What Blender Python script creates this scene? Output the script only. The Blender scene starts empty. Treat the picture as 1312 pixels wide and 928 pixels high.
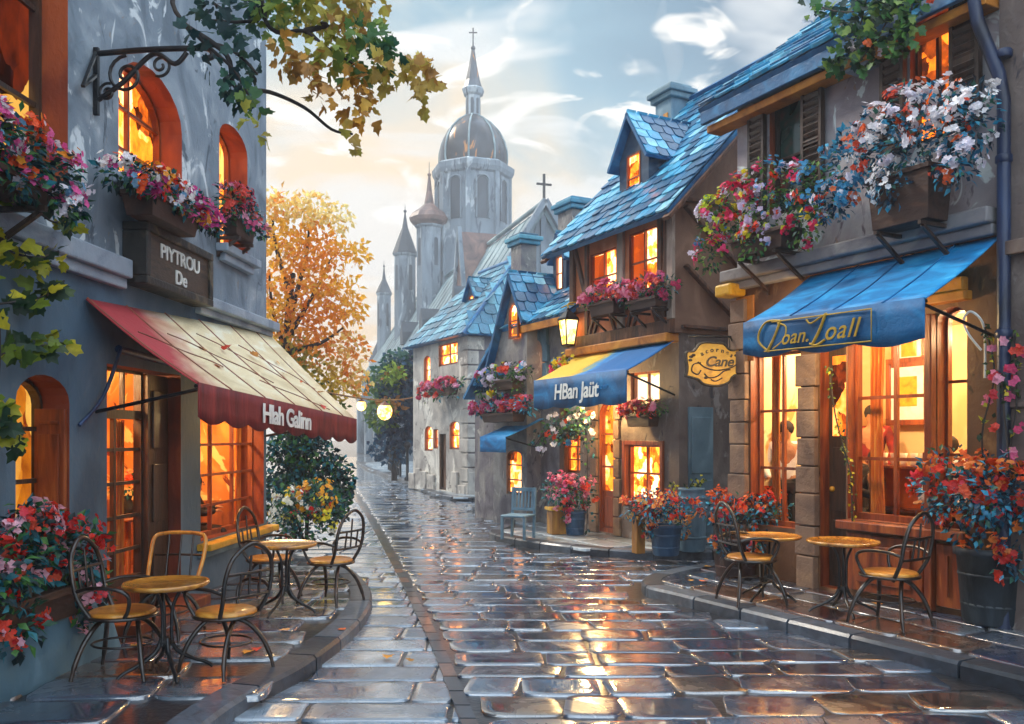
import bpy, math, random
from mathutils import Vector, Matrix
R = random.Random(11)
rad = math.radians
scene = bpy.context.scene
COL = scene.collection
V = Vector

# ------------------------------------------------------------------ camera model (photo pixels 1312x928)
FPX, CX, HY, EYE = 1100.0, 656.0, 560.0, 1.75
def at(px, py, Y):
    return V(((px-CX)/FPX*Y, Y, EYE-(py-HY)/FPX*Y))
def gnd(px, py, z=0.0):
    Y = FPX*(EYE-z)/(py-HY)
    return V(((px-CX)/FPX*Y, Y, z))

def hexc(h):
    h = h.lstrip('#'); o = []
    for i in (0, 2, 4):
        c = int(h[i:i+2], 16)/255
        o.append(c/12.92 if c <= .04045 else ((c+.055)/1.055)**2.4)
    return (o[0], o[1], o[2], 1)

# ------------------------------------------------------------------ materials
MATS = {}
def _new(name):
    m = bpy.data.materials.new(name); m.use_nodes = True
    nt = m.node_tree; b = nt.nodes['Principled BSDF']
    return m, nt, b
def _ramp(nt, cols, interp='LINEAR', lo=0.0, hi=1.0):
    r = nt.nodes.new('ShaderNodeValToRGB'); r.color_ramp.interpolation = interp
    e = r.color_ramp.elements; n = len(cols)
    while len(e) < n: e.new(.5)
    for i, c in enumerate(cols):
        if interp == 'CONSTANT': p = i/n
        else: p = lo+(hi-lo)*(i/(n-1) if n > 1 else 0)
        e[i].position = p; e[i].color = hexc(c) if isinstance(c, str) else (*c[:3], 1)
    return r
def _obj_noise(nt, scale, stretch=(1, 1, 1), detail=3, distort=0.8, coord='Object'):
    tc = nt.nodes.new('ShaderNodeTexCoord'); mp = nt.nodes.new('ShaderNodeMapping')
    mp.inputs['Scale'].default_value = stretch
    nz = nt.nodes.new('ShaderNodeTexNoise'); nz.inputs['Scale'].default_value = scale
    nz.inputs['Detail'].default_value = detail; nz.inputs['Distortion'].default_value = distort
    nt.links.new(tc.outputs[coord], mp.inputs['Vector']); nt.links.new(mp.outputs[0], nz.inputs['Vector'])
    return nz
def _bump(nt, b, height, strength, dist=0.02):
    bp = nt.nodes.new('ShaderNodeBump'); bp.inputs['Strength'].default_value = strength
    bp.inputs['Distance'].default_value = dist
    nt.links.new(height, bp.inputs['Height']); nt.links.new(bp.outputs[0], b.inputs['Normal'])
def brush(name, cols, scale=3.0, stretch=(1, 1, 1), rough=.7, bump=.4, bscale=22, bstretch=None, lo=.3, hi=.7,
          metal=0, coat=0, distort=.9, detail=3, spec=.5, dabs=()):
    m, nt, b = _new(name)
    nz = _obj_noise(nt, scale, stretch, detail, distort)
    rp = _ramp(nt, cols, 'EASE', lo, hi)
    nt.links.new(nz.outputs[0], rp.inputs[0]); last = rp.outputs[0]
    for i, (dc, ds, dst, d0, d1) in enumerate(dabs):      # trowel patches, stains and worn spots
        nd = _obj_noise(nt, ds, dst, 4, 1.6+.4*i); nd.inputs['Roughness'].default_value = .6
        md = nt.nodes.new('ShaderNodeMapRange'); md.inputs[1].default_value = d0; md.inputs[2].default_value = d1; nt.links.new(nd.outputs[0], md.inputs[0])
        mxd = nt.nodes.new('ShaderNodeMix'); mxd.data_type = 'RGBA'; mxd.inputs['B'].default_value = hexc(dc)
        nt.links.new(md.outputs[0], mxd.inputs['Factor']); nt.links.new(last, mxd.inputs['A']); last = mxd.outputs['Result']
    nt.links.new(last, b.inputs['Base Color'])
    if bump:
        n2 = _obj_noise(nt, bscale, bstretch or stretch, 5, .6)
        _bump(nt, b, n2.outputs[0], bump)
    b.inputs['Roughness'].default_value = rough; b.inputs['Metallic'].default_value = metal
    b.inputs['Coat Weight'].default_value = coat; b.inputs['Coat Roughness'].default_value = .12
    b.inputs['Specular IOR Level'].default_value = spec
    MATS[name] = m; return m
def tone(name, cols, rough=.6, interp='CONSTANT', bump=0, bscale=15, vary=.35, vscale=9, coat=0, trans=0, spec=.5, cr=.1, ior=1.5, wet=None):
    m, nt, b = _new(name)
    a = nt.nodes.new('ShaderNodeAttribute'); a.attribute_name = 'tone'
    rp = _ramp(nt, cols, interp)
    nt.links.new(a.outputs['Fac'], rp.inputs[0])
    nz = _obj_noise(nt, vscale, (1, 1, 1), 3, 1.0)
    mr = nt.nodes.new('ShaderNodeMapRange'); mr.inputs[1].default_value = .3; mr.inputs[2].default_value = .7
    mr.inputs[3].default_value = 1-vary; mr.inputs[4].default_value = 1+vary
    nt.links.new(nz.outputs[0], mr.inputs[0])
    mx = nt.nodes.new('ShaderNodeVectorMath'); mx.operation = 'SCALE'
    nt.links.new(rp.outputs[0], mx.inputs[0]); nt.links.new(mr.outputs[0], mx.inputs['Scale'])
    nt.links.new(mx.outputs[0], b.inputs['Base Color'])
    if bump:
        n2 = _obj_noise(nt, bscale, (1, 1, 1), 4, .8); _bump(nt, b, n2.outputs[0], bump)
    b.inputs['Roughness'].default_value = rough; b.inputs['Coat Weight'].default_value = coat
    b.inputs['Coat Roughness'].default_value = cr
    b.inputs['Specular IOR Level'].default_value = spec
    b.inputs['IOR'].default_value = ior
    if wet:       # puddled film of water: mirror-like patches and duller, drier ones
        nw = _obj_noise(nt, 1.5, (1, 1, 1), 5, .8); nw.inputs['Roughness'].default_value = .65
        for sock, (lo_, hi_) in (('Roughness', wet), ('Coat Roughness', (wet[0]*.4, wet[1]*.8))):
            w_ = nt.nodes.new('ShaderNodeMapRange'); w_.inputs[1].default_value = .40; w_.inputs[2].default_value = .66; w_.inputs[3].default_value = lo_; w_.inputs[4].default_value = hi_
            nt.links.new(nw.outputs[0], w_.inputs[0]); nt.links.new(w_.outputs[0], b.inputs[sock])
    if coat: b.inputs['Coat IOR'].default_value = max(1.5, ior*.92)
    if trans:
        tl = nt.nodes.new('ShaderNodeBsdfTranslucent'); ms = nt.nodes.new('ShaderNodeMixShader'); ms.inputs[0].default_value = trans
        nt.links.new(mx.outputs[0], tl.inputs['Color']); nt.links.new(b.outputs[0], ms.inputs[1]); nt.links.new(tl.outputs[0], ms.inputs[2])
        nt.links.new(ms.outputs[0], nt.nodes['Material Output'].inputs['Surface'])
    MATS[name] = m; return m
def glow(name, cols, strength=1.0, scale=3.0, stretch=(1, 1, 1), lo=.2, hi=.8):
    """lit interior seen through a window: warm walls, furniture and lamps in soft-edged blocks"""
    m, nt, b = _new(name)
    nt.nodes.remove(b)
    em = nt.nodes.new('ShaderNodeEmission'); em.inputs['Strength'].default_value = strength
    tc = nt.nodes.new('ShaderNodeTexCoord'); mp = nt.nodes.new('ShaderNodeMapping'); mp.inputs['Scale'].default_value = stretch
    n1 = nt.nodes.new('ShaderNodeTexNoise'); n1.inputs['Scale'].default_value = scale*3.5; n1.inputs['Detail'].default_value = 2
    mixv = nt.nodes.new('ShaderNodeVectorMath'); mixv.operation = 'MULTIPLY_ADD'; mixv.inputs[1].default_value = (.07, .07, .07)
    nt.links.new(tc.outputs['Object'], mp.inputs[0]); nt.links.new(mp.outputs[0], n1.inputs['Vector'])
    nt.links.new(n1.outputs['Color'], mixv.inputs[0]); nt.links.new(mp.outputs[0], mixv.inputs[2])
    acc = None
    for sc, w in ((scale, .55), (scale*2.1, .3)):
        vo = nt.nodes.new('ShaderNodeTexVoronoi'); vo.distance = 'CHEBYCHEV'; vo.inputs['Scale'].default_value = sc; vo.inputs['Randomness'].default_value = .8
        nt.links.new(mixv.outputs[0], vo.inputs['Vector']); sp = nt.nodes.new('ShaderNodeSeparateColor'); nt.links.new(vo.outputs['Color'], sp.inputs[0])
        ml = nt.nodes.new('ShaderNodeMath'); ml.operation = 'MULTIPLY_ADD'; ml.inputs[1].default_value = w; nt.links.new(sp.outputs[0], ml.inputs[0])
        if acc: nt.links.new(acc, ml.inputs[2])
        else: ml.inputs[2].default_value = 0
        acc = ml.outputs[0]
    ad = nt.nodes.new('ShaderNodeMath'); ad.operation = 'MULTIPLY_ADD'; ad.inputs[1].default_value = .3
    n2 = nt.nodes.new('ShaderNodeTexNoise'); n2.inputs['Scale'].default_value = scale*5; n2.inputs['Detail'].default_value = 3; nt.links.new(mp.outputs[0], n2.inputs['Vector'])
    nt.links.new(n2.outputs[0], ad.inputs[0]); nt.links.new(acc, ad.inputs[2])
    rp = _ramp(nt, cols, 'LINEAR', lo, hi)
    nt.links.new(ad.outputs[0], rp.inputs[0]); nt.links.new(rp.outputs[0], em.inputs['Color'])
    nt.links.new(em.outputs[0], nt.nodes['Material Output'].inputs['Surface'])
    MATS[name] = m; return m
def glass(name):
    m, nt, b = _new(name); nt.nodes.remove(b)
    fr = nt.nodes.new('ShaderNodeFresnel'); fr.inputs[0].default_value = 1.1
    tr = nt.nodes.new('ShaderNodeBsdfTransparent'); gl = nt.nodes.new('ShaderNodeBsdfGlossy'); gl.inputs['Roughness'].default_value = .06
    mx = nt.nodes.new('ShaderNodeMixShader')
    nt.links.new(fr.outputs[0], mx.inputs[0]); nt.links.new(tr.outputs[0], mx.inputs[1]); nt.links.new(gl.outputs[0], mx.inputs[2])
    nt.links.new(mx.outputs[0], nt.nodes['Material Output'].inputs['Surface'])
    MATS[name] = m; return m

M = {}
M['orange_leaf'] = brush('orange_leaf', ['#a8440f', '#c8581a', '#e07a28'], 3, rough=.5, bump=.2)
M['plaster_blue'] = brush('plaster_blue', ['#66737f', '#7b8894', '#919ca6', '#c3cacf'], 1.5, (1, 1, .8), .75, .5, 16, lo=.33, hi=.76, distort=1.6, dabs=(('#d3d9dc', 1.9, (1, 1, .7), .60, .64), ('#525e6a', 2.6, (1, 1, .45), .62, .68), ('#8a7f78', 4.5, (1, 1, .6), .66, .72)))
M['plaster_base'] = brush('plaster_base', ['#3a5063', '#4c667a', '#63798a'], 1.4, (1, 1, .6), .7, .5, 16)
M['reveal'] = brush('reveal', ['#5a2413', '#7c3318', '#a04a20'], 2.2, (1, 1, .5), .65, .4)
M['dark_wood'] = brush('dark_wood', ['#20160f', '#38251a', '#4b3222'], 3, (4, 4, .5), .5, .35, coat=.15)
M['red_wood'] = brush('red_wood', ['#5a2410', '#7d3715', '#99501f'], 3, (4, 4, .5), .45, .3, coat=.2)
M['ledge'] = brush('ledge', ['#7f8c9c', '#9aa6b3', '#bcc5cc'], 2, (1, 1, 1), .6, .4)
M['ledge_warm'] = brush('ledge_warm', ['#6d6a70', '#8b8789', '#a7a19d'], 2, (1, 1, 1), .6, .4)
M['iron'] = brush('iron', ['#0e0f12', '#191a1e', '#2b2520'], 8, (1, 1, 1), .35, .15, metal=.4, coat=.2)
M['bent'] = brush('bent', ['#120e0c', '#21160f', '#3d2513'], 7, (1, 1, 1), .3, .15, coat=.4)
M['seat'] = brush('seat', ['#9a5a1d', '#c07c2a', '#d99a43'], 6, (3, 1, 1), .35, .2, coat=.3)
M['amber_top'] = brush('amber_top', ['#7d4716', '#b3752a', '#d49a45'], 4, (1, 3, 1), .22, .15, coat=.6)
M['right_wall'] = brush('right_wall', ['#857c82', '#9a9296', '#aaa6a8', '#c9cccb'], 1.3, (1, 1, .8), .75, .5, 14, lo=.34, hi=.74, dabs=(('#cfd8d8', 1.7, (1, 1, .7), .56, .60), ('#6b6169', 2.4, (1, 1, .5), .60, .66), ('#8f7a70', 4, (1, 1, .6), .64, .7)))
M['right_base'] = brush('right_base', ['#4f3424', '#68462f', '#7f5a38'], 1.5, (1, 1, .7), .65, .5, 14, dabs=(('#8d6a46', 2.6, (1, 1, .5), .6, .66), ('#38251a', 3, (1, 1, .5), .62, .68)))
M['pier'] = brush('pier', ['#5a463c', '#7a6150', '#977a60'], 2, (1, 1, 1), .7, .5)
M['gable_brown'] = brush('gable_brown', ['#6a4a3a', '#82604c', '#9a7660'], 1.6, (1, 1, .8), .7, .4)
M['timber_panel'] = brush('timber_panel', ['#b8643c', '#cf7c50', '#dc9470'], 2.5, (1, 1, .5), .7, .4)
M['grey_wall'] = brush('grey_wall', ['#58535a', '#6f6a70', '#86827f', '#9a9693'], 1.8, (1, 1, .8), .75, .6, 14, dabs=(('#a8a49c', 3, (1, 1, .6), .6, .66), ('#433f46', 3.4, (1, 1, .5), .62, .68)))
M['dark_wall'] = brush('dark_wall', ['#5a4c48', '#6e605a', '#84766e'], 1.8, (1, 1, .8), .75, .6, 14, dabs=(('#8f8884', 3, (1, 1, .6), .6, .66), ('#3c383f', 3.4, (1, 1, .5), .62, .68)))
M['cottage'] = brush('cottage', ['#8f8882', '#aaa39b', '#bdb6ac', '#cfc8bc'], 1.6, (1, 1, .8), .75, .6, 10, dabs=(('#dcd6ca', 1.5, (1, 1, .7), .57, .62), ('#7c7570', 2.6, (1, 1, .7), .60, .66)))
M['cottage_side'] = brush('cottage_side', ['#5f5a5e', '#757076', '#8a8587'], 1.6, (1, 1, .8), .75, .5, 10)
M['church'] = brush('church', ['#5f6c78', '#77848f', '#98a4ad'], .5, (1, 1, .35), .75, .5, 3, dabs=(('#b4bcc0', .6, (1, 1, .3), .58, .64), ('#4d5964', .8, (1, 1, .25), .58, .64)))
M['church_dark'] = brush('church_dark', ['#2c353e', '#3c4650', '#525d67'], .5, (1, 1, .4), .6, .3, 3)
M['hazed_plaster'] = brush('hazed_plaster', ['#b4c2cc', '#c6d2d9', '#d8e0e4'], .8, rough=.8, bump=.3, bscale=4)  # wall tones lightened, putting distance haze into the colour
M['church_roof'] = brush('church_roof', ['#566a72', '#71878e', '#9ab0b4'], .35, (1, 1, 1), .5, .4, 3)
M['dome'] = brush('dome', ['#191c21', '#2b3037', '#4d5660'], .5, (1, 1, .3), .28, .2, 3, metal=.3, dabs=(('#b8742c', .9, (1, 1, .25), .63, .68),))
M['copper'] = brush('copper', ['#4b3c3a', '#6d5550', '#8a6a5e'], 1, (1, 1, 1), .45, .3, 3)
M['slate'] = tone('slate', ['#1b587c', '#2a80a8', '#3b9cc4', '#5cb4d4', '#2f8cb4', '#8ccbe0', '#1e5578', '#245f88'], .38, bump=.4, bscale=8, vary=.25, vscale=5, coat=.25)
M['slate_dark'] = tone('slate_dark', ['#27586f', '#2f6e8a', '#3c84a0', '#5c9cb0', '#2b647c'], .45, bump=.4, bscale=8, vary=.25, vscale=5, coat=.2)
M['fascia'] = brush('fascia', ['#12446a', '#1c5c8a', '#2c78a8'], 3, (1, 1, 1), .5, .3)
M['fascia_orange'] = brush('fascia_orange', ['#8e4f18', '#bb7424', '#d48f35'], 3, (1, 1, 1), .5, .3)
M['blue_cloth'] = brush('blue_cloth', ['#0b5c90', '#1278b4', '#1b90cc', '#44b0e0'], 2.0, (1, 2.5, 2.5), .55, .3, lo=.3, hi=.75)
M['blue_valance'] = brush('blue_valance', ['#0a4670', '#105f92', '#1a7cb4'], 2.0, (1, 1, 1), .6, .3)
M['maroon'] = brush('maroon', ['#561316', '#741c1e', '#8c2c28'], 2.5, (3, 1, .5), .65, .3)
M['seam'] = brush('seam', ['#7d4a35', '#98543d'], 4, rough=.6, bump=0)
M['gold'] = brush('gold', ['#a8761a', '#d09c24', '#e6b93a'], 5, rough=.42, bump=.25, bscale=18)
M['gold_paint'] = brush('gold_paint', ['#b08a2a', '#d0a83a'], 5, rough=.5, bump=0)
M['white_paint'] = brush('white_paint', ['#d8d8d4', '#f0efe8'], 5, rough=.5, bump=0)
M['black_paint'] = brush('black_paint', ['#1c130a', '#33220f'], 5, rough=.5, bump=0)
M['board'] = brush('board', ['#33261c', '#4a382a', '#5d4834'], 3, (1, 1, 5), .5, .3)
M['board_frame'] = brush('board_frame', ['#171513', '#2a2622', '#6a5c46'], 4, rough=.5, bump=.3)
M['tub_blue'] = brush('tub_blue', ['#1d3550', '#2d4f70', '#476b8a'], 4, (1, 1, .4), .5, .3)
M['tub_dark'] = brush('tub_dark', ['#141a20', '#222b33', '#38424a'], 4, (1, 1, .4), .5, .3)
M['tub_maroon'] = brush('tub_maroon', ['#1c0f0f', '#2c1716', '#45231c'], 4, (1, 1, .4), .5, .3)
M['tub_wood'] = brush('tub_wood', ['#6a451a', '#95652a', '#c08c35'], 5, (1, 1, .3), .55, .3)
M['trough'] = brush('trough', ['#2b1c17', '#402a21', '#573a2a'], 5, (.4, 1, 1), .6, .3)
M['barrel'] = brush('barrel', ['#4c6a7c', '#678596', '#86a0ad'], 3, (1, 1, .4), .6, .3)
M['bluegrey'] = brush('bluegrey', ['#44606f', '#5b7886', '#7592a0'], 2, (1, 1, .5), .65, .3)
M['bark'] = brush('bark', ['#1d1a1a', '#2c2625', '#433830'], 6, (1, 1, .2), .8, .5)
M['pipe'] = brush('pipe', ['#171c2b', '#22304f', '#31486f'], 3, (1, 1, .3), .4, .2)
M['kerb'] = tone('kerb', ['#2a313a', '#39414b', '#4c5560', '#323943'], .5, bump=.4, bscale=9, coat=.15)
M['cobble'] = tone('cobble', ['#2b3a4c', '#3a4b5f', '#4c5e72', '#2f4058', '#5a6c80', '#434a5a', '#47403c'], .17, bump=.3, bscale=7, vary=.35, vscale=6, coat=1.0, cr=.05, ior=2.3, wet=(.09, .42))
M['flag'] = tone('flag', ['#667788', '#778899', '#8b9aa8', '#586a7e', '#7e858f'], .24, bump=.25, bscale=4, vary=.3, vscale=5, coat=.9, cr=.08, ior=2.0, wet=(.12, .5))
M['terrace'] = tone('terrace', ['#363e4c', '#485160', '#483a40', '#5a636d', '#5c473c', '#323c54'], .2, bump=.3, bscale=7, vary=.35, vscale=5, coat=.9, cr=.07, ior=2.1, wet=(.1, .45))
M['mortar'] = brush('mortar', ['#181a1f', '#22262c', '#2d3036'], 6, rough=.35, bump=.4, coat=.6)
M['walk'] = tone('walk', ['#86939d', '#98a5ad', '#abb6bc', '#788591'], .28, bump=.4, bscale=5, coat=.8, cr=.12)
M['glass'] = glass('glass')
WARM = ['#1a0703', '#5a1a06', '#b84a0a', '#e98a18', '#f7c455', '#fff0c0']
M['glow_orange'] = glow('glow_orange', ['#2c0d03', '#7c3208', '#d86a16', '#f28226', '#ffb880'], 3.0, 2.8, (1, 1, .8), .28, .78)
M['glow_red'] = glow('glow_red', ['#2a0b03', '#78290a', '#c45412', '#ec7c22', '#ffa050'], 2.4, 2.8, (1, 1, .8), .3, .8)
M['glow_blind'] = glow('glow_blind', ['#a83a08', '#c44c0c', '#d85e12'], 1.0, 2, (1, 1, .5))
M['glow_dim'] = glow('glow_dim', ['#1c0703', '#3c1006', '#7a2a0a', '#d07818', '#f0b450'], .9, 1.6, (1, 1, .6))
M['glow_pale'] = glow('glow_pale', ['#b86a1c', '#dc9a44', '#eec078', '#f8d8a4', '#ffe6c2'], 1.75, 1.3, (1, 1, .7), .1, .7)
M['glow_small'] = glow('glow_small', ['#5c2206', '#c45a10', '#ee8028', '#ffc08c'], 4.6, 4.2, (1, 1, .8), .25, .75)
M['lamp'] = glow('lamp', ['#f09020', '#ffc850', '#ffe9a8'], 3.0, 9)
M['skin'] = brush('skin', ['#9a6a4a', '#b98560'], 8, rough=.6, bump=0)
M['coat_dark'] = brush('coat_dark', ['#0e0a0c', '#1c1216'], 8, rough=.8, bump=0)
M['coat_red'] = brush('coat_red', ['#5a0c0a', '#84160f'], 8, rough=.8, bump=0)
M['shirt'] = brush('shirt', ['#e4e0da', '#f6f4f0'], 8, rough=.8, bump=0)
M['inside'] = brush('inside', ['#d9b078', '#eccb94', '#f6e0b4'], 1.2, rough=.8, bump=0, dabs=(('#c98a48', 1.3, (1, 1, .6), .58, .62),))
M['inside_red'] = brush('inside_red', ['#a8501c', '#cf7c2c', '#e8a850'], 1.6, (1, 1, .7), rough=.8, bump=0, dabs=(('#f4d48a', 1.8, (1, 1, .6), .57, .6), ('#6e2410', 2.2, (1, 1, .6), .6, .63)))
M['inside_wood'] = brush('inside_wood', ['#6b3415', '#8f4d1e', '#b0682c'], 3, (3, 3, .6), rough=.5, bump=.2)
M['curtain'] = brush('curtain', ['#b0481a', '#d07226', '#e8a04a'], 4, (4, 4, .5), rough=.8, bump=.2)
M['cup'] = brush('cup', ['#d8c8a8', '#f0e4cc'], 6, rough=.4, bump=0)
# plants (their own colours, leaf by leaf)
M['leaf_mix'] = tone('leaf_mix', ['#0f2a2c', '#16404a', '#1b5a64', '#1f4a34', '#2f6a3c', '#2a7d8c', '#0d2226', '#4a7a3a'], .5, vary=.3, trans=.35)
M['leaf_teal'] = tone('leaf_teal', ['#0e2430', '#14405a', '#1c6a8e', '#2a92b8', '#123040', '#2f6a5a', '#48a8c8'], .45, vary=.3, trans=.35)
M['leaf_green'] = tone('leaf_green', ['#16301c', '#25522a', '#3a7034', '#52803a', '#1b4038', '#75923c'], .5, vary=.3, trans=.35)
M['leaf_yellow'] = tone('leaf_yellow', ['#3a5218', '#6d8020', '#a8a424', '#cfc030', '#1e3a20', '#243f2c'], .5, vary=.3, trans=.35)
M['leaf_autumn'] = tone('leaf_autumn', ['#35552a', '#7c8a30', '#ccb044', '#ecc044', '#f6c040', '#f4a838', '#e8882c', '#f2d880', '#f6e8b0'], .6, 'LINEAR', vary=.25, trans=.6)
M['leaf_over'] = tone('leaf_over', ['#1c3c40', '#2c584a', '#4a7642', '#84983c', '#aca642', '#c8ae54', '#b07e40', '#d89c38', '#d0bc58'], .6, 'LINEAR', vary=.3, trans=.35)
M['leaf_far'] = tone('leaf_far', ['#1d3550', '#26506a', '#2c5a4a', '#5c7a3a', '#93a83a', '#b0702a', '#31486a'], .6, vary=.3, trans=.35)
def petals(name, cols): M[name] = tone(name, cols, .55, vary=.18, vscale=14, trans=.35)
petals('p_window', ['#e0301f', '#ec5a22', '#f4f0ee', '#e0589a', '#c83a8a', '#f0a02c', '#6fa4c8', '#f0e8f0'])
petals('p_pink', ['#c83a6a', '#d85a8a', '#e88aa8', '#c02a3a', '#d84a3a', '#e8a0b8'])
petals('p_red', ['#c01818', '#d82c20', '#e0402a', '#c81c1c', '#d0281c', '#e0583a', '#d83a4a', '#e8b0c0'])
petals('p_gold', ['#f4d83a', '#f0b030', '#fafaf2', '#d82020', '#f4f4ea', '#f0e84a', '#e03838'])
petals('p_orange', ['#d84a24', '#e8703a', '#e89a60', '#c83428', '#2a86b8', '#38a0c8', '#e0b088'])
petals('p_white', ['#eeeaf0', '#f6f4f6', '#e6e0ec', '#d84a28', '#e06a30', '#3a90b8', '#f0ecf2'])
petals('p_lilac', ['#d8c8e6', '#efe4f2', '#d82858', '#e8407a', '#ec4a24', '#e8d428', '#c4d030', '#4a9cc8'])
petals('p_coral', ['#e0501c', '#e87030', '#d83820', '#e88a40', '#c82c28', '#e0603c', '#e04a60'])
petals('p_fire', ['#e8602c', '#f0a050', '#e83c28', '#f0c070', '#d02c24', '#e88040'])

# ------------------------------------------------------------------ mesh builder
class MB:
    def __init__(s): s.v = []; s.f = []; s.m = []; s.t = []; s.s = []
    def add(s, vs, fs, mat=0, tn=0.0, smooth=False):
        b = len(s.v); s.v += [tuple(p) for p in vs]
        for f in fs:
            s.f.append([b+i for i in f]); s.m.append(mat); s.t.append(tn); s.s.append(smooth)
    def box(s, x0, x1, y0, y1, z0, z1, mat=0, tn=None):
        vs = [(x, y, z) for x in (x0, x1) for y in (y0, y1) for z in (z0, z1)]
        s.add(vs, [(0, 1, 3, 2), (4, 6, 7, 5), (0, 4, 5, 1), (2, 3, 7, 6), (0, 2, 6, 4), (1, 5, 7, 3)], mat, R.random() if tn is None else tn)
    def bar(s, p, q, w, h, up=(0, 0, 1), mat=0, tn=None):
        p, q, up = V(p), V(q), V(up); d = (q-p).normalized()
        a = d.cross(up)
        if a.length < 1e-4: a = d.cross(V((1, 0, 0)))
        a.normalize(); b = a.cross(d).normalized()
        vs = [c+a*i*w/2+b*j*h/2 for c in (p, q) for i, j in ((-1, -1), (1, -1), (1, 1), (-1, 1))]
        s.add(vs, [(0, 1, 2, 3), (4, 7, 6, 5), (0, 4, 5, 1), (1, 5, 6, 2), (2, 6, 7, 3), (3, 7, 4, 0)], mat, R.random() if tn is None else tn)
    def tube(s, pts, r, n=7, mat=0, closed=False, tn=0, smooth=True):
        pts = [V(p) for p in pts]; N = len(pts)
        rs = r if isinstance(r, (list, tuple)) else [r]*N
        vs = []; prev = None
        for i, p in enumerate(pts):
            if closed: d = pts[(i+1) % N]-pts[i-1]
            else: d = pts[min(i+1, N-1)]-pts[max(i-1, 0)]
            d.normalize()
            if prev is None:
                a = d.cross(V((0, 0, 1)))
                if a.length < .1: a = d.cross(V((1, 0, 0)))
            else: a = prev-d*prev.dot(d)
            a.normalize(); prev = a; b = d.cross(a)
            for k in range(n):
                t = 2*math.pi*k/n; vs.append(p+(a*math.cos(t)+b*math.sin(t))*rs[i])
        fs = []
        for i in range(N if closed else N-1):
            j = (i+1) % N
            for k in range(n):
                l = (k+1) % n; fs.append((i*n+k, i*n+l, j*n+l, j*n+k))
        s.add(vs, fs, mat, tn, smooth)
        if not closed:
            s.add(vs[:n], [tuple(range(n))[::-1]], mat, tn); s.add(vs[-n:], [tuple(range(n))], mat, tn)
    def lathe(s, prof, n=20, c=(0, 0, 0), mat=0, smooth=True, tn=0, rot=0):
        vs = []; c = V(c)
        for r, z in prof:
            for k in range(n):
                t = 2*math.pi*k/n+rot; vs.append((c.x+r*math.cos(t), c.y+r*math.sin(t), c.z+z))
        fs = []
        for i in range(len(prof)-1):
            for k in range(n):
                l = (k+1) % n; fs.append((i*n+k, i*n+l, (i+1)*n+l, (i+1)*n+k))
        s.add(vs, fs, mat, tn, smooth)
        if prof[0][0] > 1e-3: s.add(vs[:n], [tuple(range(n))[::-1]], mat, tn)
        if prof[-1][0] > 1e-3: s.add(vs[-n:], [tuple(range(n))], mat, tn)
    def prism(s, poly, y0, y1, mat=0, tn=0):          # poly in (x, z)
        n = len(poly)
        vs = [(x, y0, z) for x, z in poly]+[(x, y1, z) for x, z in poly]
        fs = [tuple(range(n)), tuple(range(2*n-1, n-1, -1))]+[(i, i+n, (i+1) % n+n, (i+1) % n) for i in range(n)]
        s.add(vs, fs, mat, tn)
    def slab(s, poly, z0, z1, mat=0, tn=0):           # poly in (x, y)
        n = len(poly)
        vs = [(x, y, z0) for x, y in poly]+[(x, y, z1) for x, y in poly]
        fs = [tuple(range(n-1, -1, -1)), tuple(range(n, 2*n))]+[(i, (i+1) % n, (i+1) % n+n, i+n) for i in range(n)]
        s.add(vs, fs, mat, tn)
    def ball(s, c, r, n=10, mat=0, tn=0, sq=(1, 1, 1)):
        k = n//2; prof = [(r*math.sin(math.pi*i/k), -r*math.cos(math.pi*i/k)) for i in range(k+1)]
        b = len(s.v); s.lathe([(max(a, 1e-4), z) for a, z in prof], n, (0, 0, 0), mat, True, tn)
        for i in range(b, len(s.v)):
            x, y, z = s.v[i]; s.v[i] = (c[0]+x*sq[0], c[1]+y*sq[1], c[2]+z*sq[2])
    # ---- plants
    def leaf(s, p, d, nrm, L, W, tn, mat=0):
        d = d.normalized(); a = d.cross(nrm)
        if a.length < 1e-3: a = d.cross(V((.3, .7, .2)))
        a.normalize(); b = a.cross(d)
        vs = [p, p+d*L*.45+a*W/2+b*L*.08, p+d*L-b*L*.12, p+d*L*.45-a*W/2+b*L*.08, p+d*L*.5]
        s.add(vs, [(0, 1, 4), (1, 2, 4), (0, 4, 3), (4, 2, 3)], mat, tn)
    def lobed(s, p, d, nrm, L, tn, mat=0):
        d = d.normalized(); a = d.cross(nrm)
        if a.length < 1e-3: a = d.cross(V((.3, .7, .2)))
        a.normalize(); b = a.cross(d)
        out = [(0, 0), (.16, .42), (.12, .3+.2), (.34, .62), (.5, .5), (.55, .78), (.9, .1), (.78, .36)]
        ring = [(0, 0), (.05, .45), (.3, .55), (.38, .33), (.68, .42), (.72, .2), (1, 0), (.72, -.2), (.68, -.42), (.38, -.33), (.3, -.55), (.05, -.45)]
        vs = [p+d*L*(x+R.uniform(-.04, .04))+a*L*y*.85+b*L*(.12*abs(y)-.12*x*x) for x, y in ring]+[p+d*L*.42]
        s.add(vs, [(i, (i+1) % 12, 12) for i in range(12)], mat, tn)
    def floret(s, p, nrm, r, tn, mat=0, k=5):
        nrm = nrm.normalized(); a = nrm.cross(V((.31, .2, .93)))
        if a.length < 1e-3: a = V((1, 0, 0))
        a.normalize(); b = nrm.cross(a); o = R.random()*6
        for i in range(k):
            t = o+2*math.pi*i/k; d = a*math.cos(t)+b*math.sin(t); e = -a*math.sin(t)+b*math.cos(t)
            s.add([p, p+d*r*.6+e*r*.42+nrm*r*.2, p+d*r+nrm*r*.12, p+d*r*.6-e*r*.42+nrm*r*.2], [(0, 1, 2, 3)], mat, tn)
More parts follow.
